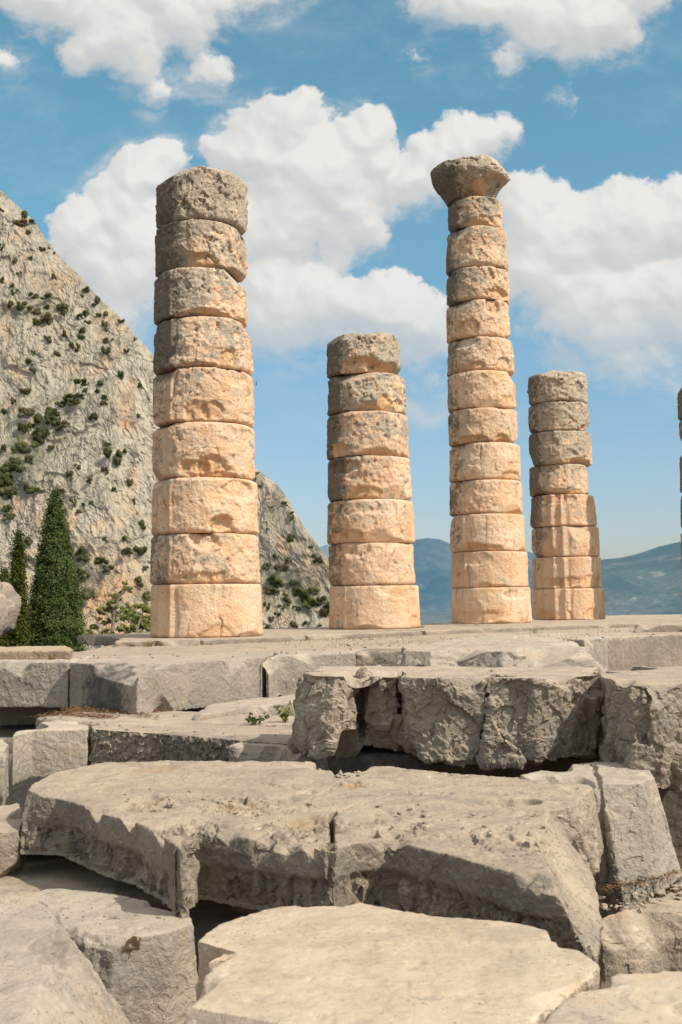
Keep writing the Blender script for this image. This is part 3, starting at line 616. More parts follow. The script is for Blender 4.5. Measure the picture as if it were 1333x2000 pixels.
# ------------------------------------------------------------------ columns
def drum(parent, base, name, x, y, z0, z1, r0, r1, seed, grey, fresh, dark, nth, capital=None, first=False, scoop=0.5, flut=0.0):
    """one weathered column drum; x, y, z0, z1 in world; r0 bottom radius, r1 top radius"""
    rnd = random.Random(seed)
    h = z1 - z0
    nz = max(24, int(h / (2 * math.pi * r0 / nth) * 0.95))
    th = np.linspace(0, 2 * math.pi, nth, endpoint=False)
    tt = np.linspace(0, 1, nz)
    capr = np.array([0.0, 0.25, 0.45, 0.6, 0.72, 0.82, 0.9, 0.95, 0.98])
    rows_t = np.concatenate([np.zeros(9), tt, np.ones(9)])
    rows_c = np.concatenate([capr, np.ones(nz), capr[::-1]])
    T, TH = np.meshgrid(rows_t, th, indexing='ij'); C, _ = np.meshgrid(rows_c, th, indexing='ij')
    T, TH, C = T.ravel(), TH.ravel(), C.ravel()
    ux, uy = np.cos(TH), np.sin(TH)
    Rr = r0 + (r1 - r0) * T
    if capital is not None:
        Rr = np.interp(T, [k[0] for k in capital], [k[1] for k in capital])
    q = np.stack([ux * Rr, uy * Rr, z0 + T * h], 1) + np.array([x, y, 0])   # for noise
    camdir = math.atan2(-y, -x)
    rel = (TH - camdir + math.pi) % (2 * math.pi) - math.pi     # 0 faces the camera, negative = picture left
    # flutes (20) with sharp arrises, kept mainly on the sheltered left side and on fresh drums
    ph = (TH - camdir + 0.06) / (2 * math.pi / 20)
    fl = np.abs(np.sin(ph * math.pi)); flute = 1.0 - 0.066 * (fl ** 1.15)
    keep = 0.80 * sstep(-0.45, -0.85, rel) + 0.40 * sstep(0.8, 1.3, rel) + 0.30 * fresh + flut * np.maximum(sstep(0.30, -0.05, rel), 0.4 * sstep(.8, 1.0, rel)) + 1.0 * fbm(q * np.array([1, 1, .5]), 1.1, 3, 0.5, seed) - 0.28
    keep = sstep(0.15, 0.45, keep)
    ero = 1 - 0.028 - 0.030 * (fbm(q, 1.5, 3, 0.5, seed + 3) + 0.3) * (1.15 - fresh)
    r = Rr * (ero * (1 - keep) + flute * keep)
    # facet and pitting relief
    fv, fe = facets(q * np.array([1, 1, 1.15]), 2.6, seed)
    rough = (1 - 0.65 * keep) * (1.15 - 0.75 * fresh) * (0.50 + 0.75 * grey)
    fv7, _ = facets(q, 7.0, seed + 1); fv16, _ = facets(q, 17.0, seed + 2)
    r += rough * (0.022 * fv + 0.014 * fv7 + 0.007 * fv16 + 0.036 * fbm(q * np.array([1, 1, 1.5]), 2.6, 5, 0.6, seed + 5)) + (0.6 + 0.4 * (1 - keep)) * (0.011 + 0.010 * grey) * fbm(q, 11.0, 5, 0.7, seed + 6) * (1.2 - 0.5 * fresh)
    pitn = fbm(q, 7.0, 4, 0.6, seed + 8)
    r -= sstep(0.22, 0.40, pitn) * 0.05 * rough * sstep(0, .6, grey + 0.35)
    # worn rims
    bw = (0.17 + 0.13 * fbm(q * np.array([1, 1, 0.0]) + seed, 1.6, 2)) * (1.0 - 0.6 * fresh)
    e = np.clip((np.abs(2 * T - 1) - (1 - bw)) / np.maximum(bw, 0.02), 0, 1)
    if capital is None: r -= Rr * (0.010 + 0.050 * (1 - fresh)) * e ** 2.2 + 0.006 * sstep(.93, 1, np.abs(2 * T - 1))
    # spalled scoops low on the drum
    B = np.zeros_like(r)
    for k in range(3 if capital is None else 2):
        if rnd.random() > scoop: continue
        a0 = rnd.uniform(-1.0, 1.1); wa = rnd.uniform(0.25, 0.7); t0 = rnd.choice([rnd.uniform(-0.05, 0.2), rnd.uniform(-0.05, 0.2), rnd.uniform(0.75, 1.0)]); wt = rnd.uniform(0.15, 0.34)
        dd = np.sqrt(((rel - a0) / wa) ** 2 + ((T - t0) / wt) ** 2) + 0.55 * fbm(q, 3.0, 4, 0.55, seed + 20 + k)
        m = sstep(1.0, 0.72, dd)
        r -= m * rnd.uniform(0.035, 0.085) * (1.1 - 0.6 * fresh)
        if t0 < 0.5: B = np.maximum(B, m * rnd.uniform(0.4, 1.0))
    # a few open cracks
    for k in range(rnd.choice([0, 0, 1])):
        a0 = rnd.uniform(-1.1, 1.0); sl = rnd.uniform(-0.5, 0.5)
        dd = np.abs((rel - a0 - sl * (T - 0.5)) * r0 + 0.14 * fbm(q, 3.0, 4, 0.6, seed + 30 + k))
        t1 = rnd.uniform(0.2, 0.6)
        r -= sstep(0.022, 0.006, dd) * 0.04 * sstep(t1, t1 + 0.12, T if rnd.random() < .5 else 1 - T)
    r = np.where(C < 1, np.nan, r).reshape(len(rows_t), nth)
    r[:9] = r[9]; r[-9:] = r[-10]
    r = (r.ravel()) * C
    co = np.stack([ux * r, uy * r, z0 + T * h], 1)
    # chips off the rims
    for k in range(rnd.randint(4, 7)):
        a = camdir + rnd.uniform(-1.8, 1.8); lo = rnd.random() < 0.6
        rad = Rr[9 * nth] if lo else Rr[-1]
        c = np.array([math.cos(a) * rad, math.sin(a) * rad, z0 if lo else z1])
        tz = rnd.uniform(0.35, 1.3) * (-1 if lo else 1)
        n = np.array([math.cos(a + rnd.uniform(-.5, .5)), math.sin(a + rnd.uniform(-.5, .5)), tz]); n /= np.linalg.norm(n)
        co = chip_local(co, c, n, rnd.choice([.03, .05, .08, .15]) * rnd.uniform(.6, 1.2) * (1.1 - 0.9 * fresh), rnd.uniform(0.4, 0.95))
    if first:     # top drum: uneven broken top
        up = T >= 0.999
        wv = fbm(q * np.array([1, 1, 0]), 1.8, 3, 0.5, seed + 40)
        co[:, 2] += sstep(0.5, 1, T) * (wv * 0.12 + 0.07 - 0.07 * C ** 4)
        for k in range(4):
            a = camdir + rnd.uniform(-2.2, 2.2)
            c = np.array([math.cos(a) * r1, math.sin(a) * r1, z1]); n = np.array([math.cos(a), math.sin(a), rnd.uniform(.7, 1.4)]); n /= np.linalg.norm(n)
            co = chip_local(co, c, n, rnd.uniform(.05, .13), 0.8)
    if capital is not None:
        for a, dep in ((camdir + 0.25, .03), (camdir + 2.4, .2), (camdir - 2.2, .15)):
            c = np.array([math.cos(a) * capital[-2][1], math.sin(a) * capital[-2][1], z0 + h * .8])
            n = np.array([math.cos(a), math.sin(a), rnd.uniform(-.3, .3)]); n /= np.linalg.norm(n)
            co = chip_local(co, c, n, dep, 0.8)
        rr_ = np.linalg.norm(co[:, :2], axis=1)[:, None] + 1e-6
        co[:, :2] *= 1 + (0.05 * fbm(q, 3.5, 5, .65, 77))[:, None] * np.clip(rr_, 0, 1)
    co[:, 2] += 0.012 * fbm(q, 2.0, 3, 0.5, seed + 50) * (C < 1)
    hn = (T - 0.5); grey = grey * 0.86
    st = np.zeros((len(co), 3))
    cx = np.clip(1.6 * fbm(q, 1.3, 4, 0.6, seed + 60), -1, 1)
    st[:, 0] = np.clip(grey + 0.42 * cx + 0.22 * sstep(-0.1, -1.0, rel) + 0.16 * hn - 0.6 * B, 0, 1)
    st[:, 1] = np.clip(dark * (0.35 + 0.9 * sstep(-0.1, -1.0, rel)) + 0.6 * cx * dark + 0.28 * sstep(-0.35, -1.0, rel) - 0.5 * B, 0, 1)  # left-hand terms add painted shade to the lichen
    st[:, 2] = np.clip(B + 0.5 * sstep(0.15, 0.5, fbm(q, 2.2, 4, 0.6, seed + 61)) * (1 - grey), 0, 1)
    co += np.array([x, y, 0]) - np.array(base)
    # merge the cap centres
    nr = len(rows_t)
    f4 = grid_faces(nth, nr, wrap_u=True)
    me = np_mesh(name, co, f4, attr=st)
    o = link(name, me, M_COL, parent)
    return o

COLS = [
 ('thickest and nearest column, nine orange drums with a grey broad top', 18.35,
  [(323, 425, 302, 487), (425, 517, 301, 483), (517, 614, 298, 488), (614, 714, 298, 498), (714, 821, 297, 501), (821, 930, 295, 502), (930, 1040, 294, 509), (1040, 1140, 294, 511), (1140, 1246, 294, 516)],
  [.95, .72, .62, .50, .22, .12, .05, .38, .10], [.05, 0, 0, .1, .25, .05, .08, .25, .8], [.45, .55, .5, .5, .2, .12, .10, .25, .02], None),
 ('shorter column of seven drums between the nearest one and the one with a capital', 21.8,
  [(646, 724, 636, 784), (724, 800, 637, 796), (800, 888, 636, 801), (888, 973, 638, 808), (973, 1059, 638, 811), (1059, 1143, 640, 812), (1143, 1230, 642, 821)],
  [.85, .80, .48, .45, .18, .15, .05], [.1, 0, .1, .1, .2, .2, .85], [.45, .5, .35, .45, .3, .3, .03], None),
 ('tallest slender column crowned by a worn flaring capital', 24.8,
  [(380, 437, 873, 983), (437, 517, 868, 995), (517, 582, 870, 997), (582, 655, 870, 998), (655, 721, 871, 1006), (721, 794, 872, 1010), (794, 862, 874, 1012), (862, 935, 876, 1019), (935, 1002, 877, 1022), (1002, 1076, 878, 1027), (1076, 1147, 880, 1033), (1147, 1220, 881, 1038)],
  [.55, .45, .45, .25, .35, .25, .22, .22, .18, .15, .10, .08], [.1, .2, .1, .15, .15, .15, .15, .2, .1, .45, .85, .85], [.4, .4, .4, .2, .3, .25, .22, .25, .25, .2, .05, .03],
  (306, 384, 842, 998, 880, 978)),
 ('short leaning column of eight drums with grey top, right of the tall capital column', 27.4,
  [(723, 782, 1030, 1148), (782, 839, 1031, 1152), (839, 905, 1032, 1156), (905, 964, 1034, 1150), (964, 1027, 1035, 1165), (1027, 1087, 1038, 1171), (1087, 1149, 1039, 1175), (1149, 1214, 1040, 1181)],
  [.95, .75, .72, .50, .32, .22, .15, .10], [.1, .35, .3, .3, .35, .5, .9, .95], [.35, .3, .4, .45, .4, .3, .08, .04], None),
 ('column cut off by the right frame edge, only its left side showing', 25.9,
  [(738, 808, 1324, 1448), (808, 880, 1328, 1452), (880, 960, 1329, 1456), (960, 1035, 1331, 1460), (1035, 1120, 1332, 1464), (1120, 1213, 1333, 1468)],
  [.5, .4, .3, .25, .15, .1], [.1, .2, .3, .3, .5, .9], [.5, .5, .5, .4, .2, .1], None),
]
for ci, (txt, Y, drs, greys, freshs, darks, cap) in enumerate(COLS):
    zb = 3 + ZS
    xb = on_depth((drs[-1][2] + drs[-1][3]) / 2, drs[-1][1], Y)[0]
    base = (xb, Y, zb)
    root = empty('temple_column', base)
    tag(root, txt, 'column', 'ruined temple columns standing in a row')
    nth = int(2 * math.pi * 0.9 * 1126 / Y * 1.0)
    rs = [(d[3] - d[2]) / 2 / FPX * Y * 0.985 for d in drs]
    for k, d in enumerate(drs):
        Yf = Y - rs[k]
        xc = (d[2] + d[3]) / 2
        X = on_depth(xc, (d[0] + d[1]) / 2, Y)[0]
        z1 = on_depth(xc, d[0], Yf)[2]
        z0 = zb if k == len(drs) - 1 else on_depth(xc, d[1], Yf)[2]
        ra = rs[k] * 1.0
        up = rs[k - 1] if k else rs[k] * .97
        dn = rs[k]
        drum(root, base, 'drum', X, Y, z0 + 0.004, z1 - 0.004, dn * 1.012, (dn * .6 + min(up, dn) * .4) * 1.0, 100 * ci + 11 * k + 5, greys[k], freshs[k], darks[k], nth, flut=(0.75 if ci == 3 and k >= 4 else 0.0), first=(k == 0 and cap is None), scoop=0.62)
    if cap:
        rt = (cap[3] - cap[2]) / 2 / FPX * Y; rb = (cap[5] - cap[4]) / 2 / FPX * Y
        Yf = Y - rs[0]
        z1 = on_depth(930, cap[0], Y - rt * .8)[2]; z0 = on_depth(929, 381, Yf)[2]
        X = on_depth((cap[2] + cap[3]) / 2, 345, Y)[0]
        prof = [(0, rb * 1.0), (0.07, rb * 1.05), (0.25, rb * 1.25), (0.45, rt * 0.93), (0.58, rt * 1.02), (0.68, rt * 1.05), (0.86, rt * 1.04), (0.96, rt * 1.0), (1.0, rt * .96)]
        drum(root, base, 'capital', X, Y, z0 + .004, z1, rb, rt, 991, .85, 0, .8, nth, capital=prof, scoop=0.9)

# ------------------------------------------------------------------ boulder
def boulder(name, label, cat, c, rad, seed, mat):
    bm = bmesh.new(); bmesh.ops.create_icosphere(bm, subdivisions=6, radius=1.0)
    me = bpy.data.meshes.new(name); bm.to_mesh(me); bm.free()
    n = len(me.vertices); co = np.empty(n * 3, np.float32); me.vertices.foreach_get('co', co); co = co.reshape(-1, 3).astype(float)
    u = co.copy(); w = co * np.array(rad) + np.array(c)
    fv, _ = facets(w, 2.2, seed)
    d = 0.13 * fv + 0.12 * fbm(w, 1.5, 4, 0.5, seed) + 0.035 * fbm(w, 7, 5, 0.65, seed)
    co = co * np.array(rad) + u * d[:, None]
    co[:, 2] += rad[2] * 0.95
    me.vertices.foreach_set('co', co.astype(np.float32).ravel())
    st = np.zeros((n, 3)); st[:, 1] = 0.6 * sstep(0.0, -0.5, u[:, 2]) * .8
    add_attr(me, st); me.polygons.foreach_set('use_smooth', np.ones(len(me.polygons), bool)); me.update()
    o = link(name, me, mat); o.location = (c[0], c[1], c[2] - rad[2] * .95)
    return tag(o, label, cat)
bc = on_depth(-32, 1197, 16.0)
boulder('boulder', 'pale rounded boulder at the left frame edge in front of the thin cypress', 'boulder', bc, (0.41, 0.5, 0.52), 5, M_LIME)

# ------------------------------------------------------------------ ground sheet
def ground_z(x, y):
    d = np.hypot(x, y)
    z = 3 - 2.9 - np.clip(d - 16, 0, None) * 0.035
    z = z - np.clip(d - 200, 0, 3000) * 0.045
    return z
rr = np.concatenate([np.linspace(0.0, 40, 90), np.geomspace(42, 30000, 90)])
aa = np.linspace(0, 2 * math.pi, 181)
RR, AA = np.meshgrid(rr, aa, indexing='ij')
gx, gy = (RR * np.sin(AA)).ravel(), (RR * np.cos(AA)).ravel()
gp = np.stack([gx, gy, np.zeros_like(gx)], 1)
gz = ground_z(gx, gy) + 0.12 * fbm(gp, 0.6, 4) * np.clip(RR.ravel() / 6, 0, 1) + 0.01 * RR.ravel() * fbm(gp, 0.02, 3)
me = np_mesh('ground', np.stack([gx, gy, gz], 1), grid_faces(181, 180))
tag(link('ground', me, M_SOIL), kind='structure')

# ------------------------------------------------------------------ the cliff
ridge_px = [(-260, 140), (-120, 262), (0, 372), (60, 428), (110, 492), (160, 545), (200, 590), (250, 640), (300, 692), (360, 760), (420, 830), (500, 915), (540, 945), (570, 985), (600, 1030), (640, 1090), (680, 1140), (760, 1190)]
SL = 0.62
def base_y(z): return 135 + SL * (z + 6)
rx, rz = [], []
for px, py in ridge_px:
    d = ray(px, py)
    y = (135 + SL * (3 + 6)) / (1 - SL * d[2])
    rx.append(d[0] * y); rz.append(3 + d[2] * y)
rx, rz = np.array(rx), np.array(rz)
nx, nt, nb = 560, 640, 40
xs = np.linspace(-90, 8, nx)
jag = 1.2 * fbm(np.stack([xs, xs * 0, xs * 0], 1), 0.12, 5, 0.6, 3)
zr = np.interp(xs, rx, rz) + jag
tl = np.linspace(0, 1, nt)
X, Tt = np.meshgrid(xs, tl); ZR = np.broadcast_to(zr, X.shape)
zbot = -12.0
Z = zbot + Tt * (ZR - zbot)
Yv = base_y(Z)
q = np.stack([X.ravel(), Yv.ravel(), Z.ravel()], 1)
# the spur: everything below a line that falls to the left stands nearer
def pxy(q):
    v = (q - EYE) @ CM
    return 666.5 + FPX * v[:, 0] / -v[:, 2], 1000 - FPX * v[:, 1] / -v[:, 2]
gu, gv = pxy(q)
wob = 14 * fbm(q, 0.08, 4, 0.6, 8)
spur = sstep(-14, 22, (gv + wob) - np.interp(gu, [-300, 0, 60, 120, 170, 230, 300, 420], [1150, 945, 880, 815, 775, 740, 640, 500]))
spur *= sstep(440, 230, gu)
warp = np.stack([fbm(q, 0.09, 4, seed=1), fbm(q, 0.09, 4, seed=2), fbm(q, 0.09, 4, seed=3)], 1) * 3
qs = (q + warp) * np.array([1, 1, 0.40])
dep = 4.5 * fbm(qs, 0.045, 4, 0.5, 11) + 1.1 * fbm(qs * np.array([1.3, 1, .7]), 0.22, 5, 0.6, 12, ridged=True)
fv, fe = facets(qs, 0.16, 2); fv2, fe2 = facets(qs * np.array([1, 1, 0.7]), 0.50, 5); fv3, _ = facets(qs, 1.3, 6)
fv4, _ = facets(qs * np.array([1, 1, .8]), 3.0, 9)
dep += 0.55 * fv + 0.22 * fv2 + 0.17 * fv3 + 0.09 * fv4  + 0.24 * fbm(q * np.array([1, 1, .5]), 0.8, 6, 0.70, 14)
ledge = fbm(np.stack([q[:, 0] * .25, q[:, 1] * 0, q[:, 2] + q[:, 0] * .3], 1), 0.16, 3, 0.5, 15)
dep += 0.5 * ledge
fade = sstep(1.0, 0.94, Tt.ravel()) * 0.75 + 0.25
dep *= fade
Yf = Yv.ravel() - dep * 0.8 - 7.0 * spur
Zf = Z.ravel() + dep * 0.25 * fade
# back of the mountain
bt = np.linspace(0.02, 1, nb)
Xb, Bt = np.meshgrid(xs, bt)
Zb = np.broadcast_to(zr, Xb.shape) + (Zf.reshape(nt, nx)[-1] - zr) - Bt ** 1.6 * (np.broadcast_to(zr, Xb.shape) + 40) * 0.9
Yb = Yf.reshape(nt, nx)[-1] + Bt * 120 + 1.0 * fbm(np.stack([Xb.ravel(), Bt.ravel() * 60, Zb.ravel()], 1), 0.1, 3).reshape(Xb.shape)
V = np.concatenate([np.stack([X.ravel(), Yf, Zf], 1), np.stack([Xb.ravel(), Yb.ravel(), Zb.ravel()], 1)])
fu, fvv = pxy(V)
red = np.zeros(len(V)); grn = np.zeros(len(V))
nz_ = fbm(V, 0.35, 4, 0.6, 21)
for (cx, cy, rx_, ry_, am) in [(205, 1165, 70, 55, 1.0), (250, 1215, 70, 40, .9), (165, 1210, 40, 50, 1.0), (248, 800, 20, 48, .95), (258, 765, 8, 30, .9), (12, 650, 18, 22, .6), (125, 545, 40, 22, .5), (90, 1010, 40, 50, .45), (25, 985, 22, 20, .7), (130, 1000, 14, 60, .6), (215, 1095, 70, 25, .45), (262, 928, 14, 30, .7), (545, 1060, 12, 20, .7), (560, 1075, 14, 16, .5), (525, 972, 18, 14, .3), (230, 1170, 90, 60, .5), (20, 790, 40, 20, .5), (60, 850, 25, 30, .5)]:
    dd = np.hypot((fu - cx) / rx_, (fvv - cy) / ry_) + 0.7 * nz_
    red = np.maximum(red, am * sstep(1.15, 0.6, dd))
for (cx, cy, rx_, ry_, am) in [(560, 1150, 70, 45, .6), (600, 1175, 50, 30, .7), (535, 1110, 40, 40, .5), (20, 930, 60, 50, .9), (50, 880, 40, 40, .8), (90, 835, 35, 30, .7), (140, 780, 50, 14, .6), (55, 600, 60, 30, .35), (180, 1120, 50, 35, .35), (290, 1150, 30, 40, .5)]:
    dd = np.hypot((fu - cx) / rx_, (fvv - cy) / ry_) + 0.9 * nz_
    grn = np.maximum(grn, am * sstep(1.1, 0.6, dd))
F = grid_faces(nx, nt + nb)
me = np_mesh('mountain', V, F[:, ::-1], smooth=False, attr=np.stack([red, grn, 0 * red], 1))
cliff = link('mountain', me, M_CLIFF); tag(cliff, kind='structure')
bvh = BVHTree.FromPolygons([tuple(v) for v in V[:nx * nt][::1]], [tuple(f) for f in grid_faces(nx, nt)[:, ::-1]])

# ------------------------------------------------------------------ distant mountains
def far_range(name, Y, prof, mat, seed, depth, amp, zb=-140.0):
    """a range whose skyline follows the profile (photo pixels), as a real ridge with spurs running down to the valley"""
    n, m = 420, 130
    px = np.array([p[0] for p in prof]); py = np.array([p[1] for p in prof])
    gx = np.linspace(px[0], px[-1], n); gy = np.interp(gx, px, py)
    top = np.array([on_depth(a, b, Y) for a, b in zip(gx, gy)])
    t = np.linspace(-0.35, 1, m)
    TT, _ = np.meshgrid(t, np.arange(n), indexing='ij')
    Xg = np.broadcast_to(top[:, 0], TT.shape) * (1 - 0.0 * TT)
    Zt = np.broadcast_to(top[:, 2], TT.shape)
    a = np.abs(TT)
    Yg = Y - TT * depth
    Zg = zb + (Zt - zb) * (1 - a) ** 1.25
    qq = np.stack([Xg.ravel(), Yg.ravel() * .6, np.zeros(Xg.size)], 1)
    f = (fbm(qq, 1 / (depth * .5), 6, 0.55, seed, ridged=True) - 0.75) * amp * np.clip(a * 2.6, 0.02, 1).ravel() * (1 - a.ravel() ** 4)
    Vv = np.stack([Xg.ravel(), Yg.ravel(), Zg.ravel() + f], 1)
    me = np_mesh(name, Vv, grid_faces(n, m)[:, ::-1])
    return tag(link(name, me, mat), kind='structure')
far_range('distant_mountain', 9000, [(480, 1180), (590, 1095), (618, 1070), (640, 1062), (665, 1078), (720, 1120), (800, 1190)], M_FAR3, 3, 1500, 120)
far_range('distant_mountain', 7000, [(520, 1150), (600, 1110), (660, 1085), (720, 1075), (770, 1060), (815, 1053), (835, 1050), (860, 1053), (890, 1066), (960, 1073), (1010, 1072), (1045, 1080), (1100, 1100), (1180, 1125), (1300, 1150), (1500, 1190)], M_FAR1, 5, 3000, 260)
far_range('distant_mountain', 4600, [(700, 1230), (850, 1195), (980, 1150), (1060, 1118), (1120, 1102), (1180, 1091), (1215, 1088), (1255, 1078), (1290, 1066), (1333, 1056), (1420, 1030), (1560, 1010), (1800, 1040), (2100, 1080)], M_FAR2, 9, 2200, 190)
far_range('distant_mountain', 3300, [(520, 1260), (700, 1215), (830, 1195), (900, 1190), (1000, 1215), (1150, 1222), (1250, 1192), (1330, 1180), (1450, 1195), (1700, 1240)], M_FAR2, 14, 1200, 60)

# ------------------------------------------------------------------ vegetation
def leaf_cloud(rng, centers, radii, per, size, up=0.4, squash=0.8, shade=None):
    """many small leaf faces on and inside a set of lumps; returns verts, tris, light value"""
    vs, lv = [], []
    for c, r in zip(centers, radii):
        k = max(6, int(per * (r ** 2)))
        d = rng.normal(size=(k, 3)); d /= np.linalg.norm(d, axis=1)[:, None]
        rad = r * (0.55 + 0.5 * rng.rand(k) ** 0.7)
        p = c + d * rad[:, None] * np.array([1, 1, squash])
        nrm = d + np.array([0, 0, up]) + 0.7 * rng.normal(size=(k, 3)); nrm /= np.linalg.norm(nrm, axis=1)[:, None]
        a = np.cross(nrm, rng.normal(size=(k, 3))); a /= np.linalg.norm(a, axis=1)[:, None]
        b = np.cross(nrm, a)
        s = size * (0.6 + 0.8 * rng.rand(k))[:, None]
        tri = np.stack([p + a * s, p - a * s * .5 + b * s * .8, p - a * s * .5 - b * s * .8], 1)
        vs.append(tri.reshape(-1, 3))
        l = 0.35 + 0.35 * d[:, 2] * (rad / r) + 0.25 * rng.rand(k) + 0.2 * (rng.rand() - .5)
        lv.append(np.repeat(l, 3))
    v = np.concatenate(vs); f = np.arange(len(v)).reshape(-1, 3)
    return v, f, np.concatenate(lv)
def tube(pts, rads, sides=7):
    vs, fs = [], []
    for i, (p, r) in enumerate(zip(pts, rads)):
        p = np.array(p, float)
        t = np.array(pts[min(i + 1, len(pts) - 1)], float) - np.array(pts[max(i - 1, 0)], float); t /= np.linalg.norm(t)
        a = np.cross(t, [0.3, 0.8, 0.1]); a /= np.linalg.norm(a); b = np.cross(t, a)
        for s in range(sides):
            g = 2 * math.pi * s / sides
            vs.append(p + r * (a * math.cos(g) + b * math.sin(g)))
        if i:
            for s in range(sides):
                k = (i - 1) * sides
                fs.append((k + s, k + (s + 1) % sides, k + sides + (s + 1) % sides, k + sides + s))
    return np.array(vs), np.array(fs)

rng = np.random.RandomState(11)
SHR = []
for v_ in range(8):            # unit shrub: about 1 wide, standing on its base
    nl = rng.randint(6, 11)
    cs = np.stack([rng.uniform(-.40, .40, nl), rng.uniform(-.3, .3, nl), rng.uniform(.12, .5, nl)], 1); rs = rng.uniform(.11, .27, nl)
    v, f, l = leaf_cloud(rng, cs, rs, 3200, 0.050, 0.6, 0.85)
    bm = bmesh.new()
    for c_, r_ in zip(cs, rs):
        bmesh.ops.create_icosphere(bm, subdivisions=2, radius=r_ * .8, matrix=Matrix.Translation(Vector(c_)))
    bmesh.ops.triangulate(bm, faces=bm.faces[:]); bm.verts.ensure_lookup_table()
    cv = np.array([q_.co[:] for q_ in bm.verts]); cf_ = np.array([[q_.index for q_ in f_.verts] for f_ in bm.faces]); bm.free()
    cv = cv + fbm(cv, 9, 3, .6, v_)[:, None] * .05
    f = np.concatenate([f, cf_ + len(v)]); v = np.concatenate([v, cv]); l = np.concatenate([l, np.full(len(cv), .38)])
    me = np_mesh('shrub_crown', v, None, f, smooth=False, attr=np.stack([l, l, l], 1))
    SHR.append(me)
SHRUBS = '''49,416,13,20 65,432,12,12 40,432,26,18 57,452,10,15 5,408,13,12 82,482,11,17 97,483,7,7 107,492,8,7 4,480,13,18 60,502,8,9 30,505,15,22 37,531,12,12 107,535,10,21 174,554,16,13 24,555,11,15 30,567,13,15 3,540,10,22
65,576,18,16 92,577,20,15 21,590,22,22 45,592,18,22 66,604,26,18 91,619,28,24 72,627,15,17 90,595,15,15 127,600,32,28 162,575,8,10 170,610,18,16 156,617,15,15 189,586,14,24 207,610,20,18 195,614,12,14 207,632,12,24 172,628,13,10 160,642,12,18 159,657,14,11 130,651,14,20 147,675,18,22 94,659,14,18 114,686,14,20 207,682,16,20 205,662,11,15 220,661,10,10 247,684,10,11 265,659,9,12 237,626,13,9 66,686,9,9 60,705,14,20 66,722,12,15 51,762,20,15
162,744,36,20 197,746,18,12 190,759,14,15 166,760,10,15 237,729,11,20 135,775,28,18 147,772,18,14 106,800,28,28 98,815,25,22 46,803,40,25 71,817,22,32 9,800,16,16 44,832,20,22 182,810,20,20 207,775,12,15 205,785,15,12 142,785,38,16 130,825,22,18 275,752,8,15 272,810,10,10 28,782,20,12 88,840,28,28 120,833,20,14
36,868,26,32 79,856,22,22 29,909,50,30 12,928,38,32 59,894,17,22 14,961,20,22 14,1007,30,20 5,873,12,20 72,954,32,20 53,945,15,22 98,873,16,14 221,885,33,36 245,879,14,14 213,866,17,12 137,925,15,26 151,909,12,12 179,937,18,14 206,916,16,20 254,940,13,19 225,955,10,14 261,977,12,16 122,957,13,14 144,976,12,22 164,984,11,9 179,981,8,12 156,997,14,12 279,1021,11,22 205,1051,8,11 245,1049,10,12
250,1070,40,22 276,1072,24,20 158,1067,26,32 161,1086,28,22 153,1110,32,26 201,1091,32,22 209,1108,26,20 178,1153,45,34 165,1125,22,22 50,1057,30,34 51,1088,22,30 273,1132,17,24 285,1160,22,26 283,1108,14,10
507,915,11,6 495,933,11,9 508,949,15,6 557,982,15,11 530,987,11,9 571,1001,11,8 569,1011,8,13 569,1046,13,20 525,1033,9,8 551,1102,24,24 536,1085,15,15 520,1102,18,20 532,1126,30,24 534,1150,26,17 559,1161,15,15 575,1137,20,20 564,1093,20,16 620,1091,20,17 612,1083,11,13 595,1159,33,28 612,1150,22,17 627,1169,22,26 601,1176,26,20 632,1194,17,20 575,1213,20,24 575,1231,15,11 531,1207,9,13 521,1180,13,15 580,1185,15,11 551,1183,13,11 608,1067,9,7 15,930,40,34 40,893,36,28 60,868,30,26 24,952,34,26 2,955,30,40 78,846,28,24 112,818,26,24 118,786,24,14 160,772,22,14 8,985,26,26 545,1135,26,20 560,1172,24,20 585,1150,26,22 613,1172,24,20 640,1180,24,24 523,1219,14,16 540,1232,16,14 600,1215,14,12 628,1222,14,12 545,1195,15,14'''
NAMED = {(49, 416): 'upright dark shrub on the skyline at the very top of the cliff', (65, 432): 'small round shrub on the skyline just below the topmost upright one', (40, 432): 'broad olive grey shrub near the cliff top inside the skyline',
 (174, 554): 'lone round shrub standing out on the cliff skyline half way down', (107, 535): 'narrow dark upright shrub in a cleft high on the cliff', (91, 619): 'dark green bush, lower right one of the thick pair high on the cliff', (66, 604): 'dark green bush, upper left one of the thick pair high on the cliff',
 (127, 600): 'big greyish olive bush right of the thick pair high on the cliff', (162, 744): 'long dark slanting bush in mid cliff above the ledge', (46, 803): 'wide dark green bush at the left on the sandy ledge', (106, 800): 'bright dark green bush at the head of the gully',
 (29, 909): 'broad dense bush low in the gully at the left', (12, 928): 'dense dark bush at the foot of the gully on the left frame edge', (221, 885): 'large round dark bush alone on the lower cliff left of the thickest column', (245, 879): 'small round bush touching the large lone one on the lower cliff',
 (179, 937): 'small vivid green bush below and left of the large lone one', (250, 1070): 'wide flat spreading dark bush beside the thickest column', (276, 1072): 'right hand tip of the flat spreading bush beside the thickest column',
 (158, 1067): 'conical bush right of the big cypress', (201, 1091): 'rounded bush on the stony slope right of the big cypress, upper of two', (209, 1108): 'rounded bush on the stony slope right of the big cypress, lower of two', (178, 1153): 'large dry brownish bush right of the big cypress',
 (50, 1057): 'dark bush between the thin and the big cypress, upper one', (51, 1088): 'dark bush between the thin and the big cypress, lower one', (72, 954): 'olive bush just above the tip of the big cypress', (595, 1159): 'largest bush on the slope between the two left columns',
 (551, 1102): 'dark bush at the foot of the rock face between the two left columns', (285, 1160): 'dusky bush at the left edge of the thickest column', (153, 1110): 'spreading bush directly beside the big cypress'}
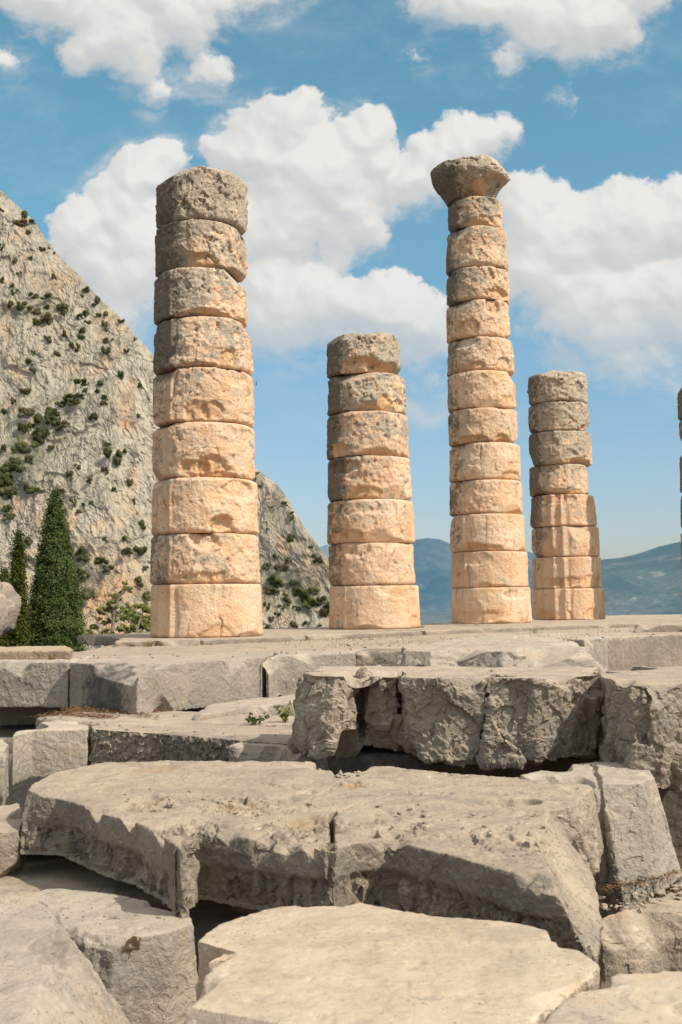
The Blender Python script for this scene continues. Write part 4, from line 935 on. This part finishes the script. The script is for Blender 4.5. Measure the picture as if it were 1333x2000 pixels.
def shade_zone(px, py):
    if px > 480: return 'small green shrub on the rocky slope seen between the first and second columns'
    if py < 700: return 'small dark shrub dotted on the high grey cliff left of the columns'
    if py < 900: return 'shrub among the ledges and gully in the middle of the cliff'
    return 'low shrub on the lower cliff between the cypresses and the first column'
rs_ = random.Random(4)
for tok in SHRUBS.split():
    px, py, w, h = map(float, tok.split(','))
    d = ray(px, py + h * .42); dn = Vector(d).normalized()
    hit = bvh.ray_cast(Vector(EYE), dn)
    if hit[0] is None:
        dd = ray(px - 6, py + h * .5 + 8); hit = bvh.ray_cast(Vector(EYE), Vector(dd).normalized())
        if hit[0] is None: continue
    p = hit[0]; y = p.y
    W = w * y / FPX * 1.15; H = h * y / FPX * 1.05
    dry = (int(px), int(py)) in ((178, 1153), (206, 916), (40, 432), (127, 600)) or rs_.random() < .22
    me = rs_.choice(SHR)
    o = bpy.data.objects.new('shrub', me); COL.objects.link(o)
    o.location = p - Vector((0, W * .12, H * .18)); o.scale = (W, (W + H) / 2 * .9, H * 1.25); o.rotation_euler = (0, 0, rs_.uniform(0, 6.28))
    if not me.materials: me.materials.append(M_SHRUB)
    if dry:
        o.material_slots[0].link = 'OBJECT'; o.material_slots[0].material = M_SHRUB_DRY
    lab = NAMED.get((int(px), int(py)))
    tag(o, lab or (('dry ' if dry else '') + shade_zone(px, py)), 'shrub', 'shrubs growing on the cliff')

def cypress(label, px, pytop, pybot, wpx, Y, mat, seed, prof):
    rng = np.random.RandomState(seed)
    base = on_depth(px, pybot, Y); top = on_depth(px, pytop, Y)
    H = top[2] - base[2]; Rm = wpx / 2 / FPX * Y
    zt = [p[0] for p in prof]; zr_ = [p[1] for p in prof]
    root = empty('cypress_tree', base); tag(root, label, 'tree')
    v, f = tube([(0, 0, -1.2), (0, 0, H * .4), (0, 0, H * .93)], [.28 * Rm / 2, .18 * Rm / 2, .03])
    link('trunk', np_mesh('trunk', v, f), M_BARK, root)
    # solid dark heart
    nth, nz = 90, 150
    th = np.linspace(0, 2 * math.pi, nth, endpoint=False); t = np.linspace(0, 1, nz)
    T, TH = np.meshgrid(t, th, indexing='ij'); T = T.ravel(); TH = TH.ravel()
    rad = np.interp(T, zt, zr_) * Rm * 0.86
    pp = np.stack([np.cos(TH) * rad, np.sin(TH) * rad, T * H], 1)
    wob = lambda P: 1 + 0.30 * fbm(P * np.array([1, 1, .5]), 1.6 / Rm, 4, 0.6, seed)
    pp[:, :2] *= wob(pp)[:, None]
    core_f = grid_faces(nth, nz, wrap_u=True)
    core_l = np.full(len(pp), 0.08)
    # tufts
    N = int(4600 * (Rm / 2.3) ** .8)
    T2 = 1 - np.sqrt(rng.rand(N) * 0.985) if False else rng.rand(N * 2)
    acc = rng.rand(N * 2) < np.interp(T2, zt, zr_) + .05
    T2 = T2[acc][:N]; A2 = rng.rand(len(T2)) * 2 * math.pi
    r2 = np.interp(T2, zt, zr_) * Rm * (0.80 + 0.30 * rng.rand(len(T2)) ** 1.5)
    P = np.stack([np.cos(A2) * r2, np.sin(A2) * r2, T2 * H], 1)
    P[:, :2] *= wob(P)[:, None]
    out = np.stack([np.cos(A2), np.sin(A2), np.full(len(A2), 0.55)], 1); out /= np.linalg.norm(out, axis=1)[:, None]
    big = fbm(P * np.array([1, 1, .7]), 1.4 / Rm * 1.4, 3, .5, seed + 2)
    vs = []; ls = []
    ts = 0.20
    tint_ = 0.13 * rng.normal(size=len(P))
    for k in range(22):
        j = rng.normal(size=P.shape) * ts * 0.62
        p = P + j + out * ts * 0.4
        nrm = out + 0.55 * rng.normal(size=P.shape); nrm /= np.linalg.norm(nrm, axis=1)[:, None]
        a = np.cross(nrm, rng.normal(size=P.shape)); a /= np.linalg.norm(a, axis=1)[:, None]; b = np.cross(nrm, a)
        s = ts * (0.18 + .18 * rng.rand(len(P)))[:, None]
        vs.append(np.stack([p + a * s, p - a * s * .5 + b * s * .8, p - a * s * .5 - b * s * .8], 1).reshape(-1, 3))
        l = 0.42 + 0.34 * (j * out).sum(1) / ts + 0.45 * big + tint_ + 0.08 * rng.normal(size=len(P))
        ls.append(np.repeat(l, 3))
    tv = np.concatenate(vs); tl_ = np.concatenate(ls)
    allv = np.concatenate([pp, tv]); alll = np.concatenate([core_l, tl_])
    f3 = np.arange(len(tv)).reshape(-1, 3) + len(pp)
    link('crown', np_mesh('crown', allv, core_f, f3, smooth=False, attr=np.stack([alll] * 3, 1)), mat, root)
cypress('broad dark green conical cypress left of the thickest column', 108, 958, 1285, 102, 62, M_CYP, 1,
        [(0, .98), (.08, 1.0), (.25, .88), (.45, .70), (.62, .52), (.78, .34), (.90, .18), (.97, .07), (1, .01)])
cypress('thin yellowish green cypress between the edge boulder and the broad cypress', 35, 1040, 1285, 20, 56, M_CYP2, 2,
        [(0, .95), (.2, 1.0), (.4, .85), (.6, .66), (.8, .42), (.92, .2), (1, .02)])
cypress('small cypress with just its tip showing above the boulder at the left edge', 8, 1112, 1285, 18, 70, M_CYP2, 3,
        [(0, .95), (.3, 1.0), (.6, .75), (.8, .5), (.92, .25), (1, .02)])

def pine(label, px, pytop, pybot, Y, seed, lumps, trunk_px):
    rng = np.random.RandomState(seed)
    base = on_depth(*trunk_px[0], Y)
    root = empty('pine_tree', base); tag(root, label, 'tree')
    tp = [on_depth(a, b, Y) - base for a, b in trunk_px]
    tp = [tp[0] - np.array([0, 0, 1.0])] + tp
    v, f = tube(tp, np.linspace(.13, .035, len(tp)))
    link('trunk', np_mesh('trunk', v, f), M_BARK, root)
    cs, rs = [], []
    for (x, y, rpx) in lumps:
        c = on_depth(x, y, Y + rng.uniform(-1.2, 1.2)) - base
        src = tp[min(range(len(tp)), key=lambda i: abs(tp[i][2] - c[2] + .5))]
        v, f = tube([src, (src + c) / 2 + rng.normal(size=3) * .08, c], [.05, .035, .015], 5)
        link('branch', np_mesh('branch', v, f), M_BARK, root)
        for k in range(6):
            cs.append(c + rng.normal(size=3) * rpx / FPX * Y * .55); rs.append(rpx / FPX * Y * rng.uniform(.35, .6))
    v, f, l = leaf_cloud(rng, cs, rs, 2400, 0.062, 0.5, 0.7)
    link('crown', np_mesh('crown', v, None, f, smooth=False, attr=np.stack([l + .1] * 3, 1)), M_PINE, root)
pine('young open pine with a thin pale trunk left of the thickest column', 230, 1145, 1265, 52, 4,
     [(245, 1153, 12), (228, 1168, 12), (212, 1185, 13), (198, 1195, 9), (236, 1190, 8), (206, 1215, 10), (185, 1222, 12), (178, 1238, 10)], [(213, 1275), (217, 1250), (222, 1215), (224, 1190), (234, 1165), (243, 1155)])
pine('bushy yellow green pine against the left flank of the thickest column', 275, 1180, 1265, 50, 6,
     [(280, 1190, 16), (262, 1205, 15), (290, 1212, 16), (272, 1228, 16), (240, 1222, 13), (250, 1240, 15), (285, 1242, 16), (225, 1245, 14), (205, 1238, 14), (190, 1250, 14), (250, 1190, 11), (262, 1250, 15), (235, 1205, 11), (283, 1226, 16), (215, 1255, 13)], [(262, 1280), (264, 1255), (268, 1225), (278, 1200)])

# weeds and dry needles on the stones
def weed(name, label, p, n, hgt, spread, mat, seed, leafy=False, cat='weed'):
    rng = np.random.RandomState(seed)
    vs, fs, ls = [], [], []
    for k in range(n):
        a = rng.rand() * 6.28; b0 = np.array([rng.normal() * spread * .3, rng.normal() * spread * .3, -0.01])
        lean = np.array([math.cos(a), math.sin(a), 0]) * spread * rng.uniform(.3, 1.2); hh = hgt * rng.uniform(.5, 1.1)
        pts = [b0, b0 + lean * .35 + np.array([0, 0, hh * .6]), b0 + lean + np.array([0, 0, hh])]
        wd = np.array([-math.sin(a), math.cos(a), 0]) * 0.004
        i0 = len(vs)
        for q_, s_ in zip(pts, (1, .8, .2)): vs += [q_ - wd * s_, q_ + wd * s_]
        fs += [(i0, i0 + 1, i0 + 3), (i0, i0 + 3, i0 + 2), (i0 + 2, i0 + 3, i0 + 5), (i0 + 2, i0 + 5, i0 + 4)]
        ls += [.2 + .5 * rng.rand()] * 6
        if leafy:
            for m_ in range(7):
                c = pts[1] + (pts[2] - pts[1]) * rng.rand() + rng.normal(size=3) * .015
                d = rng.normal(size=3); d /= np.linalg.norm(d); e = np.cross(d, rng.normal(size=3)); e /= np.linalg.norm(e); s = .014
                i0 = len(vs); vs += [c + d * s * 1.6, c + e * s, c - d * s, c - e * s]; fs += [(i0, i0 + 1, i0 + 2), (i0, i0 + 2, i0 + 3)]; ls += [.3 + .6 * rng.rand()] * 4
    me = np_mesh(name, np.array(vs), None, np.array(fs), smooth=False, attr=np.stack([ls] * 3, 1))
    o = link(name, me, mat); o.location = p
    return tag(o, label, cat)
weed('weed', 'small dark green weed growing at the foot of the long low block', on_plane(503, 1414, ZB) + np.array([0, -.02, 0]), 12, .10, .10, M_WEEDG, 1, True)
weed('weed', 'yellow green weed beside the bulging end of the overhanging block', on_plane(556, 1411, ZB), 16, .18, .07, M_WEED, 2, True)
weed('weed', 'tuft of dry grass on the paving in front of the plinth', on_plane(294, 1262, ZP) + np.array([0, -.1, 0]), 26, .11, .10, M_WEED, 3)
weed('weed', 'few dry grass stalks at the left on the paving', on_plane(100, 1288, ZP), 14, .10, .12, M_WEED, 4)
weed('weed', 'dry grass on the paving between the third column and the eroded boulder', on_plane(1045, 1236, ZP), 20, .14, .15, M_WEED, 5)
weed('weed', 'thin dry twig sprouting from the right side of the thickest column', on_depth(499, 752, 18.0) + np.array([-.02, 0, 0]), 7, .12, .10, M_WEED, 6)
weed('weed', 'thin dry twig sprouting near the top of the short second column', on_depth(783, 722, 21.6) + np.array([-.02, 0, 0]), 6, .14, .07, M_WEED, 7)
weed('weed', 'tiny tuft of grass at the foot of the short second column, right side', on_depth(824, 1229, 21.6), 24, .10, .10, M_WEEDG, 8)
rng = np.random.RandomState(5)
vs = []
for (x0, y0, x1, y1, n, wid) in [(80, 1402, 150, 1390, 260, .05), (135, 1388, 262, 1394, 700, .05), (120, 1396, 215, 1404, 500, .07), (300, 1392, 350, 1385, 160, .03), (440, 1381, 470, 1377, 80, .03), (262, 1397, 300, 1402, 120, .05)]:
    a = on_plane(x0, y0, ZB); b = on_plane(x1, y1, ZB)
    for k in range(n):
        c = a + (b - a) * rng.rand() + np.array([rng.normal() * wid, rng.normal() * wid, 0.012 + abs(rng.normal()) * .012])
        g = rng.rand() * 6.28; d = np.array([math.cos(g), math.sin(g), rng.normal() * .3]) * rng.uniform(.015, .045); e = np.array([-math.sin(g), math.cos(g), rng.normal() * .5]) * .006
        vs += [c - d, c + d, c + e]
for k in range(300):
    a = on_plane(1178, 1742, -1.6); b = on_plane(1330, 1706, -1.6)
    c = a + (b - a) * rng.rand() + np.array([rng.normal() * .03, rng.normal() * .04, abs(rng.normal()) * .010 + .003])
    g = rng.rand() * 6.28; d = np.array([math.cos(g), math.sin(g), rng.normal() * .2]) * rng.uniform(.008, .022); e = np.array([-math.sin(g), math.cos(g), rng.normal() * .5]) * .008
    vs += [c - d, c + d, c + e]
me = np_mesh('leaf_litter', np.array(vs), None, np.arange(len(vs)).reshape(-1, 3), smooth=False)
tag(link('leaf_litter', me, M_LITTER), 'dry reddish brown needles gathered in the corners between the blocks', 'leaf litter', kind='stuff')

# stone chips and crumbs lying in joints and on ledges
def gravel(name, label, spots, mat, seed):
    rng = np.random.RandomState(seed)
    bm = bmesh.new(); bmesh.ops.create_icosphere(bm, subdivisions=1, radius=1.0)
    bv = np.array([v.co[:] for v in bm.verts]); bf = np.array([[v.index for v in f.verts] for f in bm.faces]); bm.free()
    vs, fs, n = [], [], 0
    for (x0, y0, x1, y1, z, cnt, wid, size) in spots:
        a, b = on_plane(x0, y0, z), on_plane(x1, y1, z)
        for k in range(cnt):
            c = a + (b - a) * rng.rand() + np.array([rng.normal() * wid, rng.normal() * wid, 0])
            sc = size * (0.3 + rng.rand() ** 3 * 1.6)
            v = bv * (1 + .35 * rng.normal(size=(len(bv), 1))) * np.array([1, rng.uniform(.6, 1.2), rng.uniform(.4, .8)]) * sc
            g = rng.rand() * 6.28; v = v @ np.array([[math.cos(g), -math.sin(g), 0], [math.sin(g), math.cos(g), 0], [0, 0, 1]])
            vs.append(v + c + np.array([0, 0, sc * .35])); fs.append(bf + n); n += len(bv)
    v = np.concatenate(vs); st = np.zeros((len(v), 3))
    return tag(link(name, np_mesh(name, v, None, np.concatenate(fs), smooth=False, attr=st), mat), label, 'stone chips', kind='stuff')
gravel('gravel', 'loose stone chips and crumbs lying on the ledges and in the joints',
       [(90, 1400, 260, 1398, ZB, 70, .10, .012), (280, 1400, 560, 1400, ZB, 60, .10, .010), (180, 1415, 560, 1445, ZB, 50, .12, .009), (300, 1550, 620, 1610, ZD, 90, .12, .009), (640, 1560, 1000, 1620, ZD, 70, .15, .008),
        (660, 1520, 700, 1510, ZD, 25, .04, .012), (1190, 1780, 1330, 1735, -1.60, 120, .06, .013), (150, 1780, 340, 1800, -1.42, 40, .08, .008), (0, 1288, 700, 1272, ZP, 90, .3, .012), (700, 1262, 1200, 1240, ZP, 90, .6, .014), (260, 1258, 800, 1243, ZP, 120, .4, .014)], M_LIME, 3)
vs = []; rng = np.random.RandomState(9)
for (x0, y0, x1, y1, z, n, wid, hg) in [(240, 1262, 760, 1247, ZP, 500, .35, .05), (600, 1265, 1100, 1243, ZP, 350, .5, .05), (240, 1255, 420, 1252, ZP, 160, .06, .07), (1150, 1236, 1330, 1226, ZP, 120, .3, .06)]:
    a = on_plane(x0, y0, z); b = on_plane(x1, y1, z)
    for k in range(n):
        c = a + (b - a) * rng.rand() + np.array([rng.normal() * wid, rng.normal() * wid, 0])
        g = rng.rand() * 6.28; e = np.array([math.cos(g), math.sin(g), 0]) * .004
        t = np.array([rng.normal() * .6, rng.normal() * .6, 1]) * hg * rng.uniform(.4, 1.2)
        vs += [c - e, c + e, c + t]
me = np_mesh('dry_grass', np.array(vs), None, np.arange(len(vs)).reshape(-1, 3), smooth=False, attr=np.full((len(vs), 3), .4))
tag(link('dry_grass', me, M_WEED), 'sparse dry grass growing between the paving stones', 'dry grass', kind='stuff')

# ------------------------------------------------------------------ sky, clouds, sun
world = bpy.data.worlds.new('World'); scene.world = world; world.use_nodes = True
N = NT(world.node_tree)
gen = N.n('ShaderNodeTexCoord').outputs['Generated']
xyz = N.n('ShaderNodeSeparateXYZ', ins={0: gen})
sky = N.n('ShaderNodeTexSky', sky_type='NISHITA')
sky.sun_disc = False; sky.sun_elevation = SUN_EL; sky.sun_rotation = math.atan2(SUN[0], SUN[1]); sky.altitude = 500; sky.air_density = 1.0; sky.dust_density = 1.2; sky.ozone_density = 1.5
tint = N.mix(N.mr(xyz.outputs[2], 0.0, 0.45), (0.73, 0.74, 0.81), (0.79, 1.21, 1.02))
skc = N.mix(1.0, sky.outputs[0], tint, 'MULTIPLY')
bg1 = N.n('ShaderNodeBackground', ins={'Color': skc, 'Strength': 0.15})
N.put(N.n('ShaderNodeOutputWorld'), 0, bg1.outputs[0])

CLOUDS = [(100, 15, 95, 1), (200, 60, 115, 1), (240, 120, 75, 1), (285, 185, 60, .6), (395, 0, 85, .9), (500, -30, 85, .8), (330, 50, 85, 1), (150, 125, 50, .9), (385, 145, 60, .5), (395, 130, 40, .45), (5, 140, 60, .42), (30, -30, 80, 1), (570, -20, 50, .7), (290, -10, 100, 1),
 (860, 0, 70, .85), (950, 0, 75, .9), (1050, 35, 100, 1), (1130, 65, 95, 1), (1205, 55, 80, 1), (1280, -10, 75, .9), (1085, 185, 52, .40), (830, 125, 48, .38), (1010, 120, 44, .7), (1130, -10, 110, 1),
 (515, 275, 105, 1.1), (565, 235, 62, 1), (530, 215, 40, 1), (625, 335, 125, 1.1), (700, 300, 90, 1), (725, 260, 55, 1), (560, 400, 125, 1), (690, 420, 110, 1), (465, 310, 70, 1), (800, 370, 90, 1), (855, 320, 75, 1), (900, 290, 75, 1), (955, 262, 60, .95), (1000, 235, 40, .8), (480, 450, 100, 1), (590, 470, 70, .8),
 (315, 340, 66, 1), (270, 370, 66, 1), (225, 420, 90, 1), (140, 440, 66, 1), (250, 520, 120, 1), (330, 460, 110, 1), (180, 510, 85, 1), (240, 610, 90, .8), (120, 470, 40, .8),
 (540, 560, 110, 1), (650, 600, 110, 1), (760, 600, 85, 1), (830, 630, 85, .95), (570, 650, 85, .9), (700, 655, 80, .8), (685, 497, 52, .72), (735, 480, 44, .7), (500, 620, 100, 1), (790, 680, 70, .7),
 (1025, 385, 75, 1), (1060, 430, 90, 1), (1120, 470, 110, 1), (1210, 440, 110, 1.1), (1225, 385, 60, 1), (1310, 430, 100, 1), (1380, 420, 110, 1), (1060, 520, 100, 1), (1120, 590, 120, .95), (1220, 600, 130, 1), (1320, 580, 130, 1), (1250, 710, 100, .75), (1130, 680, 85, .7), (830, 755, 90, .45), (1400, 560, 200, 1), (1310, 740, 70, .55)]
def cloud_field(UU, VV):
    """coverage and brightness of the clouds towards the direction (u, 1, v)"""
    shp = UU.shape
    P = np.stack([UU.ravel(), VV.ravel(), np.zeros(UU.size)], 1)
    w = np.stack([fbm(P, 8, 4, .55, 1), fbm(P, 8, 4, .55, 2), np.zeros(len(P))], 1) * 0.030
    w += np.stack([fbm(P, 38, 5, .62, 3), fbm(P, 38, 5, .62, 4), np.zeros(len(P))], 1) * 0.011
    Q = P + w
    F = np.zeros(len(P)); Bot = np.zeros(len(P)); Wt = np.zeros(len(P)) + 1e-6
    for (px, py, r, am) in CLOUDS:
        d = ray(px, py); rr = r / FPX * 1.12
        q = np.clip(1 - ((Q[:, 0] - d[0]) ** 2 + (Q[:, 1] - d[2]) ** 2) / rr ** 2, 0, 1) * am
        Bot += q * (d[2] - Q[:, 1]) / rr; Wt += q
        F = np.maximum(F, q) + 0.22 * np.minimum(F, q)
    Bot = sstep(-0.35, 0.55, Bot / Wt)          # 1 on the undersides, 0 on the tops
    def billow(p, f, o, s):
        out = 0; a = 1; t = 0; q = p * f + s * 7.3
        for _ in range(o):
            out = out + a * (1 - 2.2 * np.abs(perlin(q))); t += a; a *= .58; q = q * 2.07 + 5.1
        return out / t
    b1 = billow(P + w * .4, 15, 7, 1)
    b2 = fbm(P + w * .6, 20, 7, .64, 7)
    H = F - 0.30 + 0.30 * (b1 - 0.45) + 0.36 * b2 - 0.10 * Bot
    H = np.where(F > 0.002, H, -1)
    wisp = fbm(P * np.array([1, 1.5, 1]) + w * 1.2, 55, 7, .70, 12)
    rag = np.clip(0.5 + 0.9 * fbm(P, 6, 3, .5, 14), 0, 1)
    cov = sstep(0.0, 0.14 + 0.36 * rag + 0.40 * Bot, H + (0.30 + 0.10 * Bot) * wisp + 0.08)
    Hs = np.clip(H, 0, None).reshape(shp)
    thick = np.sqrt(Hs + 0.02)
    du = UU[0, 1] - UU[0, 0]; dv = VV[1, 0] - VV[0, 0]
    def blur(a, n):
        for _ in range(n):
            a = (np.roll(a, 1, 0) + np.roll(a, -1, 0) + 2 * a) / 4; a = (np.roll(a, 1, 1) + np.roll(a, -1, 1) + 2 * a) / 4
        return a
    L = 0
    for n, k in ((2, 0.30), (12, 0.7), (70, 1.5)):
        t = blur(thick, n) * 0.05 * (1 + n / 40)
        gv, gu = np.gradient(t, dv, du)
        nz = 1 / np.sqrt(gu ** 2 + gv ** 2 + 1)
        L = L + k * ((-gu * 0.35 - gv * 0.70 + 0.58) * nz)
    L = L / 2.5
    lit = 0.50 + 0.55 * L + 0.34 * fbm(P, 9, 6, .62, 20).reshape(shp) + 0.10 * b1.reshape(shp) - 0.16 * Bot.reshape(shp)  # sunlit and shaded sides of the clouds painted as brightness
    cov = cov.reshape(shp)
    haze = sstep(0.10, 0.30, VV)
    cov = cov * (0.22 + 0.78 * haze) * 0.96
    veil = 0.50 * sstep(-0.08, 0.42, fbm(P * np.array([1, 2.0, 1]) + w, 7, 8, .66, 31)).reshape(shp) * sstep(.06, .2, VV)
    near = sstep(0.0, 0.25, blur(F.reshape(shp), 60))
    veil = veil * (0.25 + 1.1 * near)
    cov = np.maximum(cov, veil)
    k = sstep(0.05, 0.6, cov)
    lit = np.clip(lit, 0.05, 1) * (0.4 + 0.6 * k) + 0.30 * (1 - k)
    return cov, np.clip(lit, 0, 1)

m_cl, C_ = material('cloud_vapour')
st_ = C_.n('ShaderNodeSeparateColor', ins={0: C_.n('ShaderNodeAttribute', attribute_name='stain').outputs['Color']})
cc_ = C_.ramp(st_.outputs[1], [(0.0, (.56, .60, .62)), (.35, (.65, .665, .665)), (.70, (.76, .75, .72)), (1.0, (.90, .88, .835))])
mx_ = C_.n('ShaderNodeMixShader', ins={0: st_.outputs[0], 1: C_.n('ShaderNodeBsdfTransparent').outputs[0], 2: C_.n('ShaderNodeEmission', ins={'Color': cc_, 'Strength': 0.95}).outputs[0]})
C_.put(C_.n('ShaderNodeOutputMaterial'), 0, mx_.outputs[0])
m_cl.cycles.emission_sampling = 'NONE'
m_cl2, C2_ = material('unseen_cloud_fill')  # boosted warm glow for the added clouds, brightens shadows
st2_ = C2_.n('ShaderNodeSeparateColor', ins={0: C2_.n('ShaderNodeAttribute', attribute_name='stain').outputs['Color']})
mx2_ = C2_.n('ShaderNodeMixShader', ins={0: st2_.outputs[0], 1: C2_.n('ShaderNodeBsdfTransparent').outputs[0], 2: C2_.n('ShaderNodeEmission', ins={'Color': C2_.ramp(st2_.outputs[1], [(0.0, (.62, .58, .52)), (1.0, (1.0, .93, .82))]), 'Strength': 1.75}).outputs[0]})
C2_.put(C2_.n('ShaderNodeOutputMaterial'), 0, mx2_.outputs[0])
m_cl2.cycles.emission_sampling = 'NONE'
RSKY = 30000.0
u_ = np.linspace(-.44, .44, 1050); v_ = np.linspace(0.0, .62, 740)
UU, VV = np.meshgrid(u_, v_)
cov_, lit_ = cloud_field(UU, VV)
edge_ = sstep(.44, .40, np.abs(UU)) * sstep(.62, .58, VV)
cov_ = cov_ * edge_
D_ = np.stack([UU.ravel(), np.ones(UU.size), VV.ravel()], 1); D_ /= np.linalg.norm(D_, axis=1)[:, None]
me = np_mesh('clouds', EYE + D_ * RSKY, grid_faces(1050, 740), smooth=False, attr=np.stack([cov_.ravel(), lit_.ravel(), 0 * lit_.ravel()], 1))
tag(link('clouds', me, m_cl), kind='structure')
# unseen glowing cloud sheet, added around the view as warm shadow fill
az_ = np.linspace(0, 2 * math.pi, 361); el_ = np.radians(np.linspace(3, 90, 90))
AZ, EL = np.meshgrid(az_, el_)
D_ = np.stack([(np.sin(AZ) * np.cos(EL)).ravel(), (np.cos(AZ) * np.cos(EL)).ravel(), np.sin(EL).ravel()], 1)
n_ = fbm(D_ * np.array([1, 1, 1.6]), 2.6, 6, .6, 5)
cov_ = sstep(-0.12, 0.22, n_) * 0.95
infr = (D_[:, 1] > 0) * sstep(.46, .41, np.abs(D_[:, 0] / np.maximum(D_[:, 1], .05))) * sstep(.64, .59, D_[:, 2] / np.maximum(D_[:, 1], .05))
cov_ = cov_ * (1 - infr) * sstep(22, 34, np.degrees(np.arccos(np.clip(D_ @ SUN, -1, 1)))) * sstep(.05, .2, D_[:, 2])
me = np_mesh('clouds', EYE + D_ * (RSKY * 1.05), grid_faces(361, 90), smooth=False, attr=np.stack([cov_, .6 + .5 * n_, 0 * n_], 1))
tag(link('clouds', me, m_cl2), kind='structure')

sd = bpy.data.lights.new('sun', 'SUN'); sd.energy = 4.8; sd.angle = R(0.53); sd.color = (1.0, 0.93, 0.815)
so = bpy.data.objects.new('sun', sd); COL.objects.link(so)
so.rotation_euler = Vector(SUN).to_track_quat('Z', 'Y').to_euler()

scene.view_settings.view_transform = 'Standard'; scene.view_settings.look = 'None'
scene.view_settings.exposure = 0; scene.view_settings.gamma = 1
scene.cycles.max_bounces = 6
